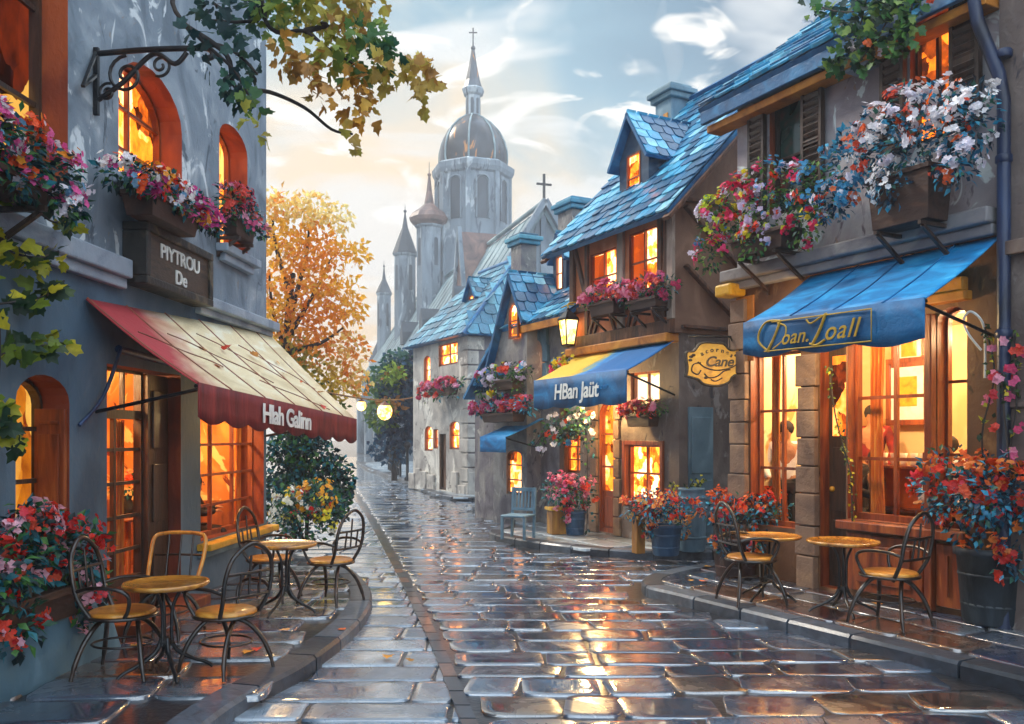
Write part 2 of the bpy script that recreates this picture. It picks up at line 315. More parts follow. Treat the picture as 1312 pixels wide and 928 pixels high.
    def build(s, name, mats, parent=None, bevel=0, solid=0, recalc=False, sub=0):
        me = bpy.data.meshes.new(name)
        me.from_pydata([tuple(v) for v in s.v], [], s.f)
        if not isinstance(mats, (list, tuple)): mats = [mats]
        for m in mats: me.materials.append(M[m] if isinstance(m, str) else m)
        me.polygons.foreach_set('material_index', s.m)
        me.polygons.foreach_set('use_smooth', s.s)
        at_ = me.attributes.new('tone', 'FLOAT', 'FACE'); at_.data.foreach_set('value', [min(.999, max(0, t)) for t in s.t])
        me.update()
        if recalc:
            import bmesh
            bm = bmesh.new(); bm.from_mesh(me)
            bmesh.ops.remove_doubles(bm, verts=bm.verts, dist=1e-5)
            bmesh.ops.recalc_face_normals(bm, faces=bm.faces); bm.to_mesh(me); bm.free()
        o = bpy.data.objects.new(name, me); COL.objects.link(o)
        if parent: o.parent = parent
        if solid:
            d = o.modifiers.new('thick', 'SOLIDIFY'); d.thickness = solid; d.offset = 0
        if bevel:
            d = o.modifiers.new('edge', 'BEVEL'); d.width = bevel; d.segments = 2; d.limit_method = 'ANGLE'
        if sub:
            d = o.modifiers.new('smooth', 'SUBSURF'); d.levels = sub; d.render_levels = sub
        return o
def tag(o, label=None, cat=None, group=None, kind=None):
    if label: o['label'] = label
    if cat: o['category'] = cat
    if group: o['group'] = group
    if kind: o['kind'] = kind
    return o
def thing(name, label, cat, loc=(0, 0, 0), rz=0, group=None):
    o = bpy.data.objects.new(name, None); COL.objects.link(o); o.empty_display_size = .1
    o.location = loc; o.rotation_euler = (0, 0, rz); return tag(o, label, cat, group)
def copy_tree(o, parent=None):
    c = o.copy(); COL.objects.link(c)
    if parent: c.parent = parent
    for ch in list(o.children): copy_tree(ch, c)
    return c
def spline(pts, k=6):
    pts = [V(p) for p in pts]; out = []
    for i in range(len(pts)-1):
        p0 = pts[max(i-1, 0)]; p1 = pts[i]; p2 = pts[i+1]; p3 = pts[min(i+2, len(pts)-1)]
        for j in range(k):
            t = j/k
            out.append(.5*((2*p1)+(p2-p0)*t+(2*p0-5*p1+4*p2-p3)*t*t+(3*p1-p0-3*p2+p3)*t**3))
    out.append(pts[-1]); return out
def rdir():
    while True:
        v = V((R.uniform(-1, 1), R.uniform(-1, 1), R.uniform(-1, 1)))
        if .05 < v.length < 1: return v.normalized()

class Facade:
    """a wall plane on the ground plan: x runs along u, y outward, z up"""
    def __init__(s, x, y, u):
        s.o = V((x, y, 0)); s.u = V((u[0], u[1], 0)).normalized(); s.n = V((-s.u.y, s.u.x, 0)); s.rz = math.atan2(s.u.y, s.u.x)
    def w(s, a, t, z): return s.o+s.u*a+s.n*t+V((0, 0, z))
    def s(s_, px, t=0.0):
        k = (px-CX)/FPX; b = s_.o+s_.n*t
        return (k*b.y-b.x)/(s_.u.x-k*s_.u.y)
    def z(s_, px, py, t=0.0):
        Y = s_.w(s_.s(px, t), t, 0).y
        return EYE-(py-HY)/FPX*Y

def wall(mb, s0, s1, z0, z1, holes, depth, mat=0, rmat=1, y=0.0):
    xs = sorted({s0, s1}|{h[0] for h in holes}|{h[1] for h in holes}); zs = sorted({z0, z1}|{h[2] for h in holes}|{h[3] for h in holes})
    for i in range(len(xs)-1):
        for j in range(len(zs)-1):
            cx, cz = (xs[i]+xs[i+1])/2, (zs[j]+zs[j+1])/2
            if any(h[0] < cx < h[1] and h[2] < cz < h[3] for h in holes): continue
            mb.add([(xs[i], y, zs[j]), (xs[i+1], y, zs[j]), (xs[i+1], y, zs[j+1]), (xs[i], y, zs[j+1])], [(3, 2, 1, 0)], mat)
    for h in holes:
        a, b, c, d = h[:4]; rise = h[4] if len(h) > 4 else 0; sp = d-rise
        if rise:
            n = 10; arc = [((a+b)/2-(b-a)/2*math.cos(math.pi*i/n), sp+rise*math.sin(math.pi*i/n)) for i in range(n+1)]
            for i in range(n):
                corner = (a, d) if i < n/2 else (b, d)
                mb.add([(arc[i][0], y, arc[i][1]), (arc[i+1][0], y, arc[i+1][1]), (corner[0], y, corner[1])], [(0, 1, 2)], mat)
            loop = [(a, c), (a, sp)]+arc[1:-1]+[(b, sp), (b, c)]
        else: loop = [(a, c), (a, d), (b, d), (b, c)]
        n = len(loop)
        for i in range(n):
            p, q = loop[i], loop[(i+1) % n]
            mb.add([(p[0], y, p[1]), (q[0], y, q[1]), (q[0], y-depth, q[1]), (p[0], y-depth, p[1])], [(0, 1, 2, 3)], rmat)
def shell(mb, s0, s1, z0, z1, back, mat=0, front=None):
    """the three other walls and the top of a house body behind its front wall"""
    mb.add([(s0, 0, z0), (s0, -back, z0), (s0, -back, z1), (s0, 0, z1)], [(0, 1, 2, 3)], mat)
    mb.add([(s1, 0, z0), (s1, -back, z0), (s1, -back, z1), (s1, 0, z1)], [(0, 1, 2, 3)], mat)
    mb.add([(s0, -back, z0), (s1, -back, z0), (s1, -back, z1), (s0, -back, z1)], [(0, 1, 2, 3)], mat)
    mb.add([(s0, 0, z1), (s1, 0, z1), (s1, -back, z1), (s0, -back, z1)], [(0, 1, 2, 3)], mat)
def arch_loop(a, b, c, d, rise, n=10):
    sp = d-rise
    if not rise: return [(a, c), (a, d), (b, d), (b, c)]
    return [(a, c)]+[((a+b)/2-(b-a)/2*math.cos(math.pi*i/n), sp+rise*math.sin(math.pi*i/n)) for i in range(n+1)]+[(b, c)]
def window(parent, h, depth, cols, rows, frame, pane, fw=.05, y=0.0, name='window', room=0, roommat=None, glassy=False, transom=None):
    """frame with glazing bars (part) and its pane (sub-part) set in hole h"""
    a, b, c, d = h[:4]; rise = h[4] if len(h) > 4 else 0
    mb = MB(); yy = y-depth+.05
    lp = arch_loop(a, b, c, d, rise)
    n = len(lp)
    for i in range(n-1):
        p, q = lp[i], lp[i+1]; mb.bar((p[0], yy, p[1]), (q[0], yy, q[1]), fw, fw*1.2, (0, 1, 0))
    mb.bar((a, yy, c+fw/2), (b, yy, c+fw/2), fw*1.1, fw*1.3, (0, 1, 0))
    for i in range(1, cols):
        x = a+(b-a)*i/cols
        top = d if not rise else d-rise+rise*math.sqrt(max(0, 1-((x-(a+b)/2)/((b-a)/2))**2))
        mb.box(x-fw*.32, x+fw*.32, yy-.018, yy+.022, c, top)
    for j in range(1, rows):
        zz = c+(d-c)*j/rows
        if transom and j == transom: mb.box(a, b, yy-.025, yy+.035, zz-fw*.5, zz+fw*.5)
        else: mb.box(a, b, yy-.014, yy+.018, zz-fw*.28, zz+fw*.28)
    o = mb.build(name, frame, parent)
    pb = MB(); yp = yy-.04
    n = len(lp); ctr = ((a+b)/2, (c+d)/2)
    pb.add([(p[0], yp, p[1]) for p in lp]+[(ctr[0], yp, ctr[1])], [(i, (i+1) % n, n) for i in range(n)])
    if room:
        pb.build('pane', 'glass', o)
        if room < 0: return o
        rb = MB(); e = .25; y1 = yp-room; y0 = yp-.01
        rb.add([(a-e, y1, c-.05), (b+e, y1, c-.05), (b+e, y1, d+.05), (a-e, y1, d+.05)], [(0, 1, 2, 3)], 0)
        for x in (a-e, b+e): rb.add([(x, y0, c-.05), (x, y1, c-.05), (x, y1, d+.05), (x, y0, d+.05)], [(0, 1, 2, 3)], 1)
        for zz in (c-.05, d+.05): rb.add([(a-e, y0, zz), (b+e, y0, zz), (b+e, y1, zz), (a-e, y1, zz)], [(0, 1, 2, 3)], 1)
        rb.build('lit_room', [roommat, 'inside' if room > 1 else roommat], o)
    else: pb.build('pane', pane, o)
    return o
def tiles(mb, p0, eu, ev, W, H, tw=.26, th=.24, thick=.028, keep=None, mat=0, bow=0.0):
    eu, ev, p0 = V(eu).normalized(), V(ev).normalized(), V(p0); nn = eu.cross(ev)
    if nn.z < 0: nn = -nn
    rows = max(1, int(H/th)); th = H/rows
    for j in range(rows):
        off = (j % 2)*.5; x = -off*tw
        while x < W:
            w = tw*R.uniform(.85, 1.15); a, b = max(0, x), min(W, x+w)
            if b-a > .04 and (keep is None or keep((a+b)/2, (j+.5)*th)):
                lift = thick*R.uniform(.7, 1.4); dz = R.uniform(-.03, .03)*th
                def P(u, v, h): return p0+eu*u+ev*(v)+nn*(h+bow*math.sin(math.pi*min(1, max(0, v/H)))*-1)
                g = .012; v0 = j*th+dz; v1 = (j+1.25)*th; c = (b-a)*.22
                top = [P(a+g, v0+c*.5, lift), P(a+g+c, v0, lift), P(b-g-c, v0, lift), P(b-g, v0+c*.5, lift), P(b-g, v1, .006), P(a+g, v1, .006)]
                low = [P(a+g, v0+c*.5, 0), P(a+g+c, v0, 0), P(b-g-c, v0, 0), P(b-g, v0+c*.5, 0)]
                mb.add(top+low, [(0, 1, 2, 3, 4, 5), (0, 6, 7, 1), (1, 7, 8, 2), (2, 8, 9, 3), (3, 9, 4), (0, 5, 6)], mat, R.random())
            x += w
def roof_slab(mb, p0, eu, ev, W, H, t=.07, mat=1):
    eu, ev, p0 = V(eu).normalized(), V(ev).normalized(), V(p0); nn = eu.cross(ev)
    if nn.z < 0: nn = -nn
    q = [p0, p0+eu*W, p0+eu*W+ev*H, p0+ev*H]; lo = [p-nn*t for p in q]
    mb.add(q+lo, [(0, 1, 2, 3), (7, 6, 5, 4), (0, 4, 5, 1), (1, 5, 6, 2), (2, 6, 7, 3), (3, 7, 4, 0)], mat)

def lettering(parent, text, size, loc, rot, mat, shear=0, bold=0.0, space=1.0, extrude=.003, sx=1.0):
    c = bpy.data.curves.new('lettering', 'FONT'); c.body = text; c.size = size; c.shear = shear; c.offset = bold
    c.space_character = space; c.extrude = extrude; c.align_x = 'CENTER'; c.align_y = 'CENTER'
    c.materials.append(M[mat]); o = bpy.data.objects.new('lettering', c); COL.objects.link(o)
    o.parent = parent; o.location = loc; o.rotation_euler = rot; o.scale = (sx, 1, 1); return o

# ------------------------------------------------------------------ plants
def scatter(leaf, flo, blobs, nleaf, ls, nclus, fs, per=(8, 14), spread=.075, tones=None, up=.25, face=None, ncol=8):
    """blobs: (centre, radii, weight); leaves fill the shell, blossoms sit in small same-coloured clusters on it"""
    wt = [b[2] for b in blobs]
    for _ in range(nleaf):
        c, r, _w = R.choices(blobs, wt)[0]; d = rdir()
        k = R.random()**.4
        p = V(c)+V((d.x*r[0], d.y*r[1], d.z*r[2]))*k
        ld = (d+V((R.uniform(-.7, .7), R.uniform(-.7, .7), R.uniform(-.8, .5)))).normalized()
        leaf.leaf(p, ld, d+V((0, 0, .6)), ls*R.uniform(.6, 1.3), ls*R.uniform(.4, .65), R.random())
    if flo is None: return
    main = {id(b): (R.randrange(ncol)+.5)/ncol for b in blobs}
    for _ in range(nclus):
        bb = R.choices(blobs, wt)[0]; c, r, _w = bb
        for _t in range(20):
            d = rdir(); d.z += up; d.normalize()
            if face is None or d.dot(face) > -.15: break
        p = V(c)+V((d.x*r[0], d.y*r[1], d.z*r[2]))*R.uniform(.85, 1.08)
        tn = main[id(bb)] if R.random() < .55 else (R.randrange(ncol)+.5)/ncol
        for _k in range(R.randint(*per)):
            q = p+rdir()*R.uniform(.1, 1)*spread
            flo.floret(q, d+rdir()*.6, fs*R.uniform(.65, 1.25), tn if R.random() < .86 else (R.randrange(ncol)+.5)/ncol, k=R.choice((5, 5, 6)))
NCOL = {'p_window': 8, 'p_pink': 6, 'p_red': 8, 'p_gold': 7, 'p_orange': 7, 'p_white': 7, 'p_lilac': 8, 'p_fire': 6, 'p_coral': 7}

def window_box(F, label, t, px0, px1, ytop, yrim, ybot, pet, leafm='leaf_mix', nleaf=700, ls=.075, ncl=46, fs=.034, group='flower boxes under the windows', braces=True, droop=.14, depth=.28, mat='trough', trail=True, tf=.6, seg=1.0):
    s0, s1 = sorted((F.s(px0, t), F.s(px1, t))); pm = (px0+px1)/2; sm = (s0+s1)/2
    zt, zr, zb = F.z(pm, ytop, t), F.z(pm, yrim, t), F.z(pm, ybot, t)
    w = s1-s0; tw = w*tf; o = F.w(sm, t, zb)
    th = thing('flower_box', label, 'flower box', o, F.rz, group)
    mb = MB(); h = zr-zb; d2 = depth/2
    mb.add([(x*k, y*d2*k2, z) for z, k, k2 in ((0, .9, .8), (h, 1, 1)) for x, y in ((-tw/2, -1), (tw/2, -1), (tw/2, 1), (-tw/2, 1))],
           [(3, 2, 1, 0), (4, 5, 6, 7), (0, 1, 5, 4), (1, 2, 6, 5), (2, 3, 7, 6), (3, 0, 4, 7)])
    mb.box(-tw/2-.015, tw/2+.015, d2-.005, d2+.02, h-.035, h+.01); mb.box(-tw/2-.015, tw/2+.015, -d2-.02, -d2+.005, h-.035, h+.01)
    mb.box(-tw/2-.02, -tw/2+.005, -d2, d2, h-.034, h+.009); mb.box(tw/2-.005, tw/2+.02, -d2, d2, h-.034, h+.009)
    mb.build('trough', mat, th, bevel=.006)
    if braces:
        for x in (-tw*.36, tw*.36):
            b = MB(); b.bar((x, -t+.02, -.03), (x, d2, -.03), .035, .035, (1, 0, 0)); b.bar((x, -t+.03, -.03-t*.9), (x, d2-.04, -.05), .03, .035, (1, 0, 0))
            b.bar((x, -t+.02, 0), (x, -t+.02, -.08-t*.9), .03, .03, (1, 0, 0)); b.build('bracket', 'dark_wood', th)
    hz = (zt-zr)
    lf, fl = MB(), MB(); blobs = []
    nb = 5
    for i in range(nb):
        x = -w/2+w*(i+.5)/nb; k = 1-.25*abs(i-(nb-1)/2)/2
        blobs.append(((x, R.uniform(-.02, .06), h+hz*.42*k), (w/nb*.8, depth*.75, hz*.56*k), 1))
    for i in range(3 if trail else 0):
        x = -w*.42+w*.84*i/2+R.uniform(-.06, .06); blobs.append(((x, depth*.55, h-droop*.4), (w*.14, .11, droop*.75), .5))
    scatter(lf, fl, blobs, nleaf, ls, ncl, fs, face=V((0, 1, .3)), ncol=NCOL[pet])
    lf.build('foliage', leafm, th); fl.build('blossoms', pet, th); return th
def pot_plant(label, loc, r, hpot, bush_h, bush_r, pet, potmat, leafm='leaf_mix', nleaf=900, ls=.08, ncl=60, fs=.028, taper=.78, wide=1.0, group='potted flowers along the street', square=False, bands=True, cat='flower pot', lean=(0, 0)):
    th = thing('potted_flowers', label, cat, loc, R.uniform(0, 1), group)
    mb = MB(); n = 4 if square else 22
    k = 1.3 if square else 1
    prof = [(r*taper*k, 0), (r*(taper+.04)*k, hpot*.04), (r*.97*k, hpot*.88), (r*1.06*k, hpot*.9), (r*1.06*k, hpot), (r*.94*k, hpot), (r*.9*k, hpot*.93)]
    mb.lathe(prof, n, smooth=not square, rot=math.pi/4)
    if bands and not square:
        for f in (.22, .62): 
            rr = r*(taper+(.97-taper)*f)+.004; mb.lathe([(rr, hpot*f), (rr+.008, hpot*f+.004), (rr+.008, hpot*f+.03), (rr, hpot*f+.034)], n)
    mb.build('pot', potmat, th)
    lf, fl = MB(), MB(); blobs = []
    for i in range(8):
        a = i*2.4; q = .62*bush_r*math.sqrt((i+.5)/8)
        blobs.append(((math.cos(a)*q*wide+lean[0], math.sin(a)*q+lean[1], hpot+bush_h*(.38+.22*R.random())), (bush_r*.5*wide, bush_r*.5, bush_h*.36), 1))
    for i in range(3):
        a = R.uniform(0, 6.28); blobs.append(((math.cos(a)*r*1.05, math.sin(a)*r*1.05, hpot*.85), (r*.35, r*.35, hpot*.28), .35))
    scatter(lf, fl, blobs, nleaf, ls, ncl, fs, ncol=NCOL[pet])
    lf.build('foliage', leafm, th); fl.build('blossoms', pet, th); return th

# ================================================================== SETTING: ground
def inpoly(x, y, P):
    c = False; n = len(P)
    for i in range(n):
        (x1, y1), (x2, y2) = P[i], P[(i+1) % n]
        if (y1 > y) != (y2 > y) and x < (x2-x1)*(y-y1)/(y2-y1)+x1: c = not c
    return c
def stone(mb, cx, cy, w, d, z, h, p=3.2, tilt=.02, n=16, mat=0, skew=0):
    tx, ty = R.uniform(-tilt, tilt), R.uniform(-tilt, tilt); vs = []
    jit = [1+R.uniform(-.05, .03) for _ in range(n)]
    for k, (sc, hh) in enumerate(((1, -.03), (.994, .8), (.97, .97), (.7, .99))):
        for i in range(n):
            t = 2*math.pi*(i+.5)/n; c, s = math.cos(t), math.sin(t)
            x = abs(c)**(2/p)*math.copysign(1, c)*w/2*sc*jit[i]; y = abs(s)**(2/p)*math.copysign(1, s)*d/2*sc*jit[i]
            vs.append((cx+x+skew*y, cy+y, z+(hh*h if hh > 0 else -.02)+x*tx+y*ty))
    vs.append((cx, cy, z+h)); fs = []
    for k in range(3):
        for i in range(n):
            j = (i+1) % n; fs.append((k*n+i, k*n+j, (k+1)*n+j, (k+1)*n+i))
    for i in range(n): fs.append((3*n+i, 3*n+(i+1) % n, 4*n))
    mb.add(vs, fs, mat, R.random(), True)
def smooth_poly(P, k=5): return [(p.x, p.y) for p in spline([(x, y, 0) for x, y in P], k)]

LT = smooth_poly([(-1.95, 1.0), (-1.86, 3), (-1.78, 4.8), (-1.70, 5.48), (-1.52, 6.2), (-1.41, 7.13), (-1.39, 8.0), (-1.5, 9.0), (-1.78, 10), (-2.15, 10.9), (-2.7, 11.6), (-3.6, 12.0)])
LTP = LT+[(-9, 12.0), (-9, 1.0)]
RT = smooth_poly([(5.9, 1.6), (4.8, 3.5), (3.48, 5.83), (2.5, 7.6), (1.75, 8.93), (1.49, 9.45), (1.62, 10.1), (2.2, 10.8), (2.9, 11.3), (3.6, 11.7)])
RTP = RT+[(9, 11.7), (9, 1.6)]
MT = smooth_poly([(6, 12.7), (3.4, 12.45), (2.6, 12.3), (1.7, 12.35), (.9, 12.85), (.3, 13.5), (-.22, 14.3), (-.36, 15.0), (-.15, 16.2), (-.15, 17.6), (-.45, 19.3), (-.9, 20.6), (.5, 21.5)])
MTP = MT+[(6, 21.5)]
FT = smooth_poly([(4, 24.2), (1.5, 23.8), (-.35, 23.4), (-1.15, 23.2), (-2.0, 24.3), (-2.75, 27), (-3.7, 31.5), (-5.6, 38), (-7.8, 46), (-10.5, 58)])
FTP = FT+[(6, 58), (6, 24.2)]
PAVED = (LTP, RTP, MTP, FTP)

g = MB(); g.add([(-260, -60, -.03), (260, -60, -.03), (260, 400, -.03), (-260, 400, -.03)], [(0, 1, 2, 3)])
M['earth'] = brush('earth', ['#3b4048', '#4a5058', '#59606a'], .6, rough=.35, bump=.3, coat=.5)
tag(g.build('ground', 'earth'), kind='structure')

def road_material():
    m, nt, b = _new('wet_cobble_far')
    tc = nt.nodes.new('ShaderNodeTexCoord'); mp = nt.nodes.new('ShaderNodeMapping'); mp.inputs['Scale'].default_value = (1.5, 1.9, 1)
    vo = nt.nodes.new('ShaderNodeTexVoronoi'); vo.feature = 'DISTANCE_TO_EDGE'; vo.inputs['Scale'].default_value = 1
    vc = nt.nodes.new('ShaderNodeTexVoronoi'); vc.inputs['Scale'].default_value = 1
    nt.links.new(tc.outputs['Object'], mp.inputs[0]); nt.links.new(mp.outputs[0], vo.inputs['Vector']); nt.links.new(mp.outputs[0], vc.inputs['Vector'])
    rp = _ramp(nt, ['#6b7680', '#86929c', '#9ca6ae']); sp = nt.nodes.new('ShaderNodeSeparateColor')
    nt.links.new(vc.outputs['Color'], sp.inputs[0]); nt.links.new(sp.outputs[0], rp.inputs[0])
    mr = nt.nodes.new('ShaderNodeMapRange'); mr.inputs[2].default_value = .12
    nt.links.new(vo.outputs['Distance'], mr.inputs[0])
    mx = nt.nodes.new('ShaderNodeMix'); mx.data_type = 'RGBA'; mx.inputs['A'].default_value = hexc('#1b1e23')
    nt.links.new(mr.outputs[0], mx.inputs['Factor']); nt.links.new(rp.outputs[0], mx.inputs['B']); nt.links.new(mx.outputs['Result'], b.inputs['Base Color'])
    _bump(nt, b, mr.outputs[0], .35, .03)
    b.inputs['Roughness'].default_value = .22; b.inputs['Coat Weight'].default_value = 1; b.inputs['Coat Roughness'].default_value = .1
    M['far_cobble'] = m
road_material()

def gutter(y):      # where the flagged strip on the left meets the cobbles
    P = [(0, .9), (3, .2), (5.23, -.27), (7.1, -.62), (10.1, -1.25), (19.25, -3.25), (42.8, -8.8), (60, -13)]
    for (a, xa), (b, xb) in zip(P, P[1:]):
        if a <= y <= b: return xa+(xb-xa)*(y-a)/(b-a)
    return P[-1][1]
road = MB()
road.add([(-30, 33.5, .0), (12, 33.5, .0), (12, 75, .0), (-30, 75, .0)], [(0, 1, 2, 3)], 2)
road.add([(-12, -2, .0), (12, -2, .0), (12, 33.5, .0), (-12, 33.5, .0)], [(0, 1, 2, 3)], 1)
y = 2.2; row = 0
while y < 33.5:
    d = R.uniform(.3, .46) if y < 12 else R.uniform(.4, .6)
    x = gutter(y)+.06
    while x < 6.5:
        w = R.uniform(.34, .8); cx, cy = x+w/2, y+d/2+.018*(x+.5)**2-.06*(x+1)*.4
        if not any(inpoly(cx, cy, P) for P in PAVED):
            stone(road, cx+R.uniform(-.02, .02), cy+R.uniform(-.03, .03), w*.985, d*.965, 0, R.uniform(.009, .018), R.uniform(4, 9), .018, skew=R.uniform(-.15, .15))
        x += w
    y += d; row += 1
ro = road.build('road', ['cobble', 'mortar', 'far_cobble']); tag(ro, kind='structure')
path = MB(); y = 2.2
while y < 33.5:
    d = R.uniform(.34, .52); x1 = gutter(y)-.05; x = x1-R.uniform(0, .3); lim = -9; stone(path, (x+x1)/2, y+d/2, max(.05, x1-x)*.97, d*.95, .004, .014, 9, .006, 20)
    while x > lim:
        w = R.uniform(.6, 1.15); cx, cy = x-w/2, y+d/2
        if not any(inpoly(cx+.1, cy, P) for P in PAVED): stone(path, cx, cy+.02*math.sin(cx*3), w*.975, d*.95, .004, R.uniform(.009, .016), 9, .009, 20)
        x -= w
    y += d
tag(path.build('footpath', 'flag'), kind='structure')
gut = MB(); y = 2.3
while y < 33:
    d = R.uniform(.25, .4); y2 = y+d
    a, b = gutter(y), gutter(y2)
    gut.add([(a-.045, y, .03), (a+.055, y, .03), (b+.055, y2-.02, .03), (b-.045, y2-.02, .03), (a-.045, y, 0), (a+.055, y, 0), (b+.055, y2-.02, 0), (b-.045, y2-.02, 0)],
            [(0, 1, 2, 3), (0, 4, 5, 1), (1, 5, 6, 2), (2, 6, 7, 3), (3, 7, 4, 0)], 0, R.random()); y = y2
M['gutter'] = tone('gutter', ['#2a2f38', '#343b45', '#4b3a34', '#6d4a38'], .3, coat=.8)
tag(gut.build('gutter', 'gutter'), kind='structure')

def pavement(name, P, kerb_pts, z, mat, rows, widths, rot=0, p=8):
    mb = MB(); mb.slab(P, -.02, z-.03, 1)
    xs = [q[0] for q in P]; ys = [q[1] for q in P]
    ca, sa = math.cos(rot), math.sin(rot)
    ex = max(max(xs)-min(xs), max(ys)-min(ys)); cx0, cy0 = (max(xs)+min(xs))/2, (max(ys)+min(ys))/2
    v = -ex
    while v < ex:
        d = R.uniform(*rows); u = -ex+R.uniform(0, .5)
        while u < ex:
            w = R.uniform(*widths); a, b = u+w/2, v+d/2
            X, Y = cx0+a*ca-b*sa, cy0+a*sa+b*ca
            rr = .42*max(w, d)
            if Y < 60 and inpoly(X, Y, P) and inpoly(X+rr*.7, Y, P) and inpoly(X-rr*.7, Y, P) and inpoly(X, Y-rr*.5, P) and abs(X) < 9:
                b0 = len(mb.v); stone(mb, 0, 0, w*.975, d*.965, z-.03, R.uniform(.022, .03), p, .008, 16)
                for i in range(b0, len(mb.v)):
                    x, y_, zz = mb.v[i]; mb.v[i] = (X+x*ca-y_*sa, Y+x*sa+y_*ca, zz)
            u += w
        v += d
    tag(mb.build(name, [mat, 'mortar']), kind='structure')
    kb = MB(); pts = [V((x, y_, 0)) for x, y_ in kerb_pts]
    # resample into kerb stones
    seg = []; acc = 0
    dense = spline(pts, 6)
    start = 0; L = 0; target = R.uniform(.55, .95); i0 = 0
    for i in range(1, len(dense)):
        L += (dense[i]-dense[i-1]).length
        if L > target or i == len(dense)-1:
            seg.append((i0, i)); i0 = i; L = 0; target = R.uniform(.55, .95)
    for a, b in seg:
        pa = dense[a:b+1]; vs = []; m = len(pa)
        for j, q in enumerate(pa):
            gi = a+j; tdir = (dense[min(gi+1, len(dense)-1)]-dense[max(gi-1, 0)]).normalized(); nn = V((tdir.y, -tdir.x, 0))
            if not inpoly(q.x-nn.x*.2, q.y-nn.y*.2, P): nn = -nn
            sh = tdir*(.012 if j == 0 else (-.012 if j == m-1 else 0))
            for off, zz in ((.03, -.02), (.03, z-.022), (.008, z+.004), (-.19, z+.006), (-.2, z-.03)): vs.append(q+nn*off+sh+V((0, 0, zz)))
        fs = []
        for j in range(m-1):
            for k in range(4): fs.append((j*5+k, j*5+k+1, (j+1)*5+k+1, (j+1)*5+k))
        fs += [(0, 1, 2, 3, 4), tuple((m-1)*5+k for k in (4, 3, 2, 1, 0))]
        kb.add(vs, fs, 0, R.random())
    tag(kb.build('kerb', 'kerb'), kind='structure')
pavement('terrace', LTP, LT, .12, 'terrace', (.36, .55), (.5, 1.0), .06)
pavement('pavement', RTP, RT, .12, 'terrace', (.36, .55), (.5, 1.0), rad(-62))
pavement('pavement', MTP, MT, .12, 'walk', (.4, .6), (.5, 1.0), rad(-62))
pavement('pavement', FTP, FT, .12, 'walk', (.5, .8), (.6, 1.2), .1)

# ================================================================== LEFT: blue plastered corner house
FL = Facade(-3.12, 10.9, (-.065, -1))
def hole(F, px0, px1, py0, py1, rise=0, t=0):
    a, b = sorted((F.s(px0, t), F.s(px1, t))); pm = (px0+px1)/2
    return (a, b, F.z(pm, py1, t), F.z(pm, py0, t), rise)
lh = thing('corner_house', 'tall blue grey plastered house with arched windows behind the cream awning', 'house', FL.o, FL.rz)
h_arch = hole(FL, 152, 233, 88, 246, .38); h_small = hole(FL, 281, 317, 163, 322, .22)
h_dark = (FL.s(87), FL.s(87)+1.75, 3.55, 5.75, .3)
h_door = (FL.s(206)-.42, FL.s(137), .14, 2.36, 0); h_shop = (FL.s(338), FL.s(257), .66, 2.0, 0)
h_side = hole(FL, 20, 89, 480, 688, .2)
ZB = 3.07
lw = MB()
wall(lw, 0, 9.5, ZB, 9.2, [h_arch, h_small, h_dark], .3)
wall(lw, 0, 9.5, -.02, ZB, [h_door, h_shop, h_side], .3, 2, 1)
shell(lw, 0, 9.5, -.02, 9.2, 6)
lw.build('wall', ['plaster_blue', 'reveal', 'plaster_base'], lh)
window(lh, h_arch, .3, 2, 3, 'red_wood', 'glow_orange', .055)
window(lh, h_small, .3, 1, 2, 'red_wood', 'glow_red', .045)
window(lh, h_dark, .3, 3, 3, 'dark_wood', 'glow_dim', .07)
window(lh, h_side, .3, 1, 3, 'dark_wood', 'glow_dim', .06)
sh = MB(); a, b, c, d, r_ = h_side      # panelled shutter leaf folded into the opening
sh.box(a+.012, a+.05, -.25, -.01, c+.02, d-.24); sh.box(a+.05, a+.066, -.21, -.05, c+.15, c+.75); sh.box(a+.05, a+.066, -.21, -.05, c+.85, d-.36)
sh.build('shutter', 'red_wood', lh, bevel=.004)
a, b, c, d, _ = h_door
glazed = (a+.42, b, c, d, 0)
dw = window(lh, (glazed[0], b, c+.28, d-.42, 0), .26, 2, 5, 'dark_wood', 'glow_orange', .055, name='door', room=-1)
window(lh, (glazed[0], b, d-.42, d, 0), .26, 3, 1, 'dark_wood', 'glow_orange', .05, name='transom_window', room=-1)
dm = MB(); dm.box(glazed[0], b, -.26, -.2, c, c+.28); dm.box(glazed[0]+.06, b-.06, -.2, -.185, c+.05, c+.24); dm.build('door_panel', 'red_wood', lh, bevel=.006)
dl = MB(); dl.box(a+.02, a+.42, -.27, -.12, c, d-.02)
for zz in (c+.12, c+.8, c+1.5): dl.box(a+.09, a+.35, -.12, -.1, zz, zz+.55)
dl.build('side_panel', 'dark_wood', lh, bevel=.006)
st = MB(); st.box(a-.02, b+.05, 0.003, .3, 0.1, .2); st.build('doorstep', 'red_wood', lh, bevel=.012)
window(lh, h_shop, .22, 3, 4, 'red_wood', 'glow_orange', .05, room=-1)

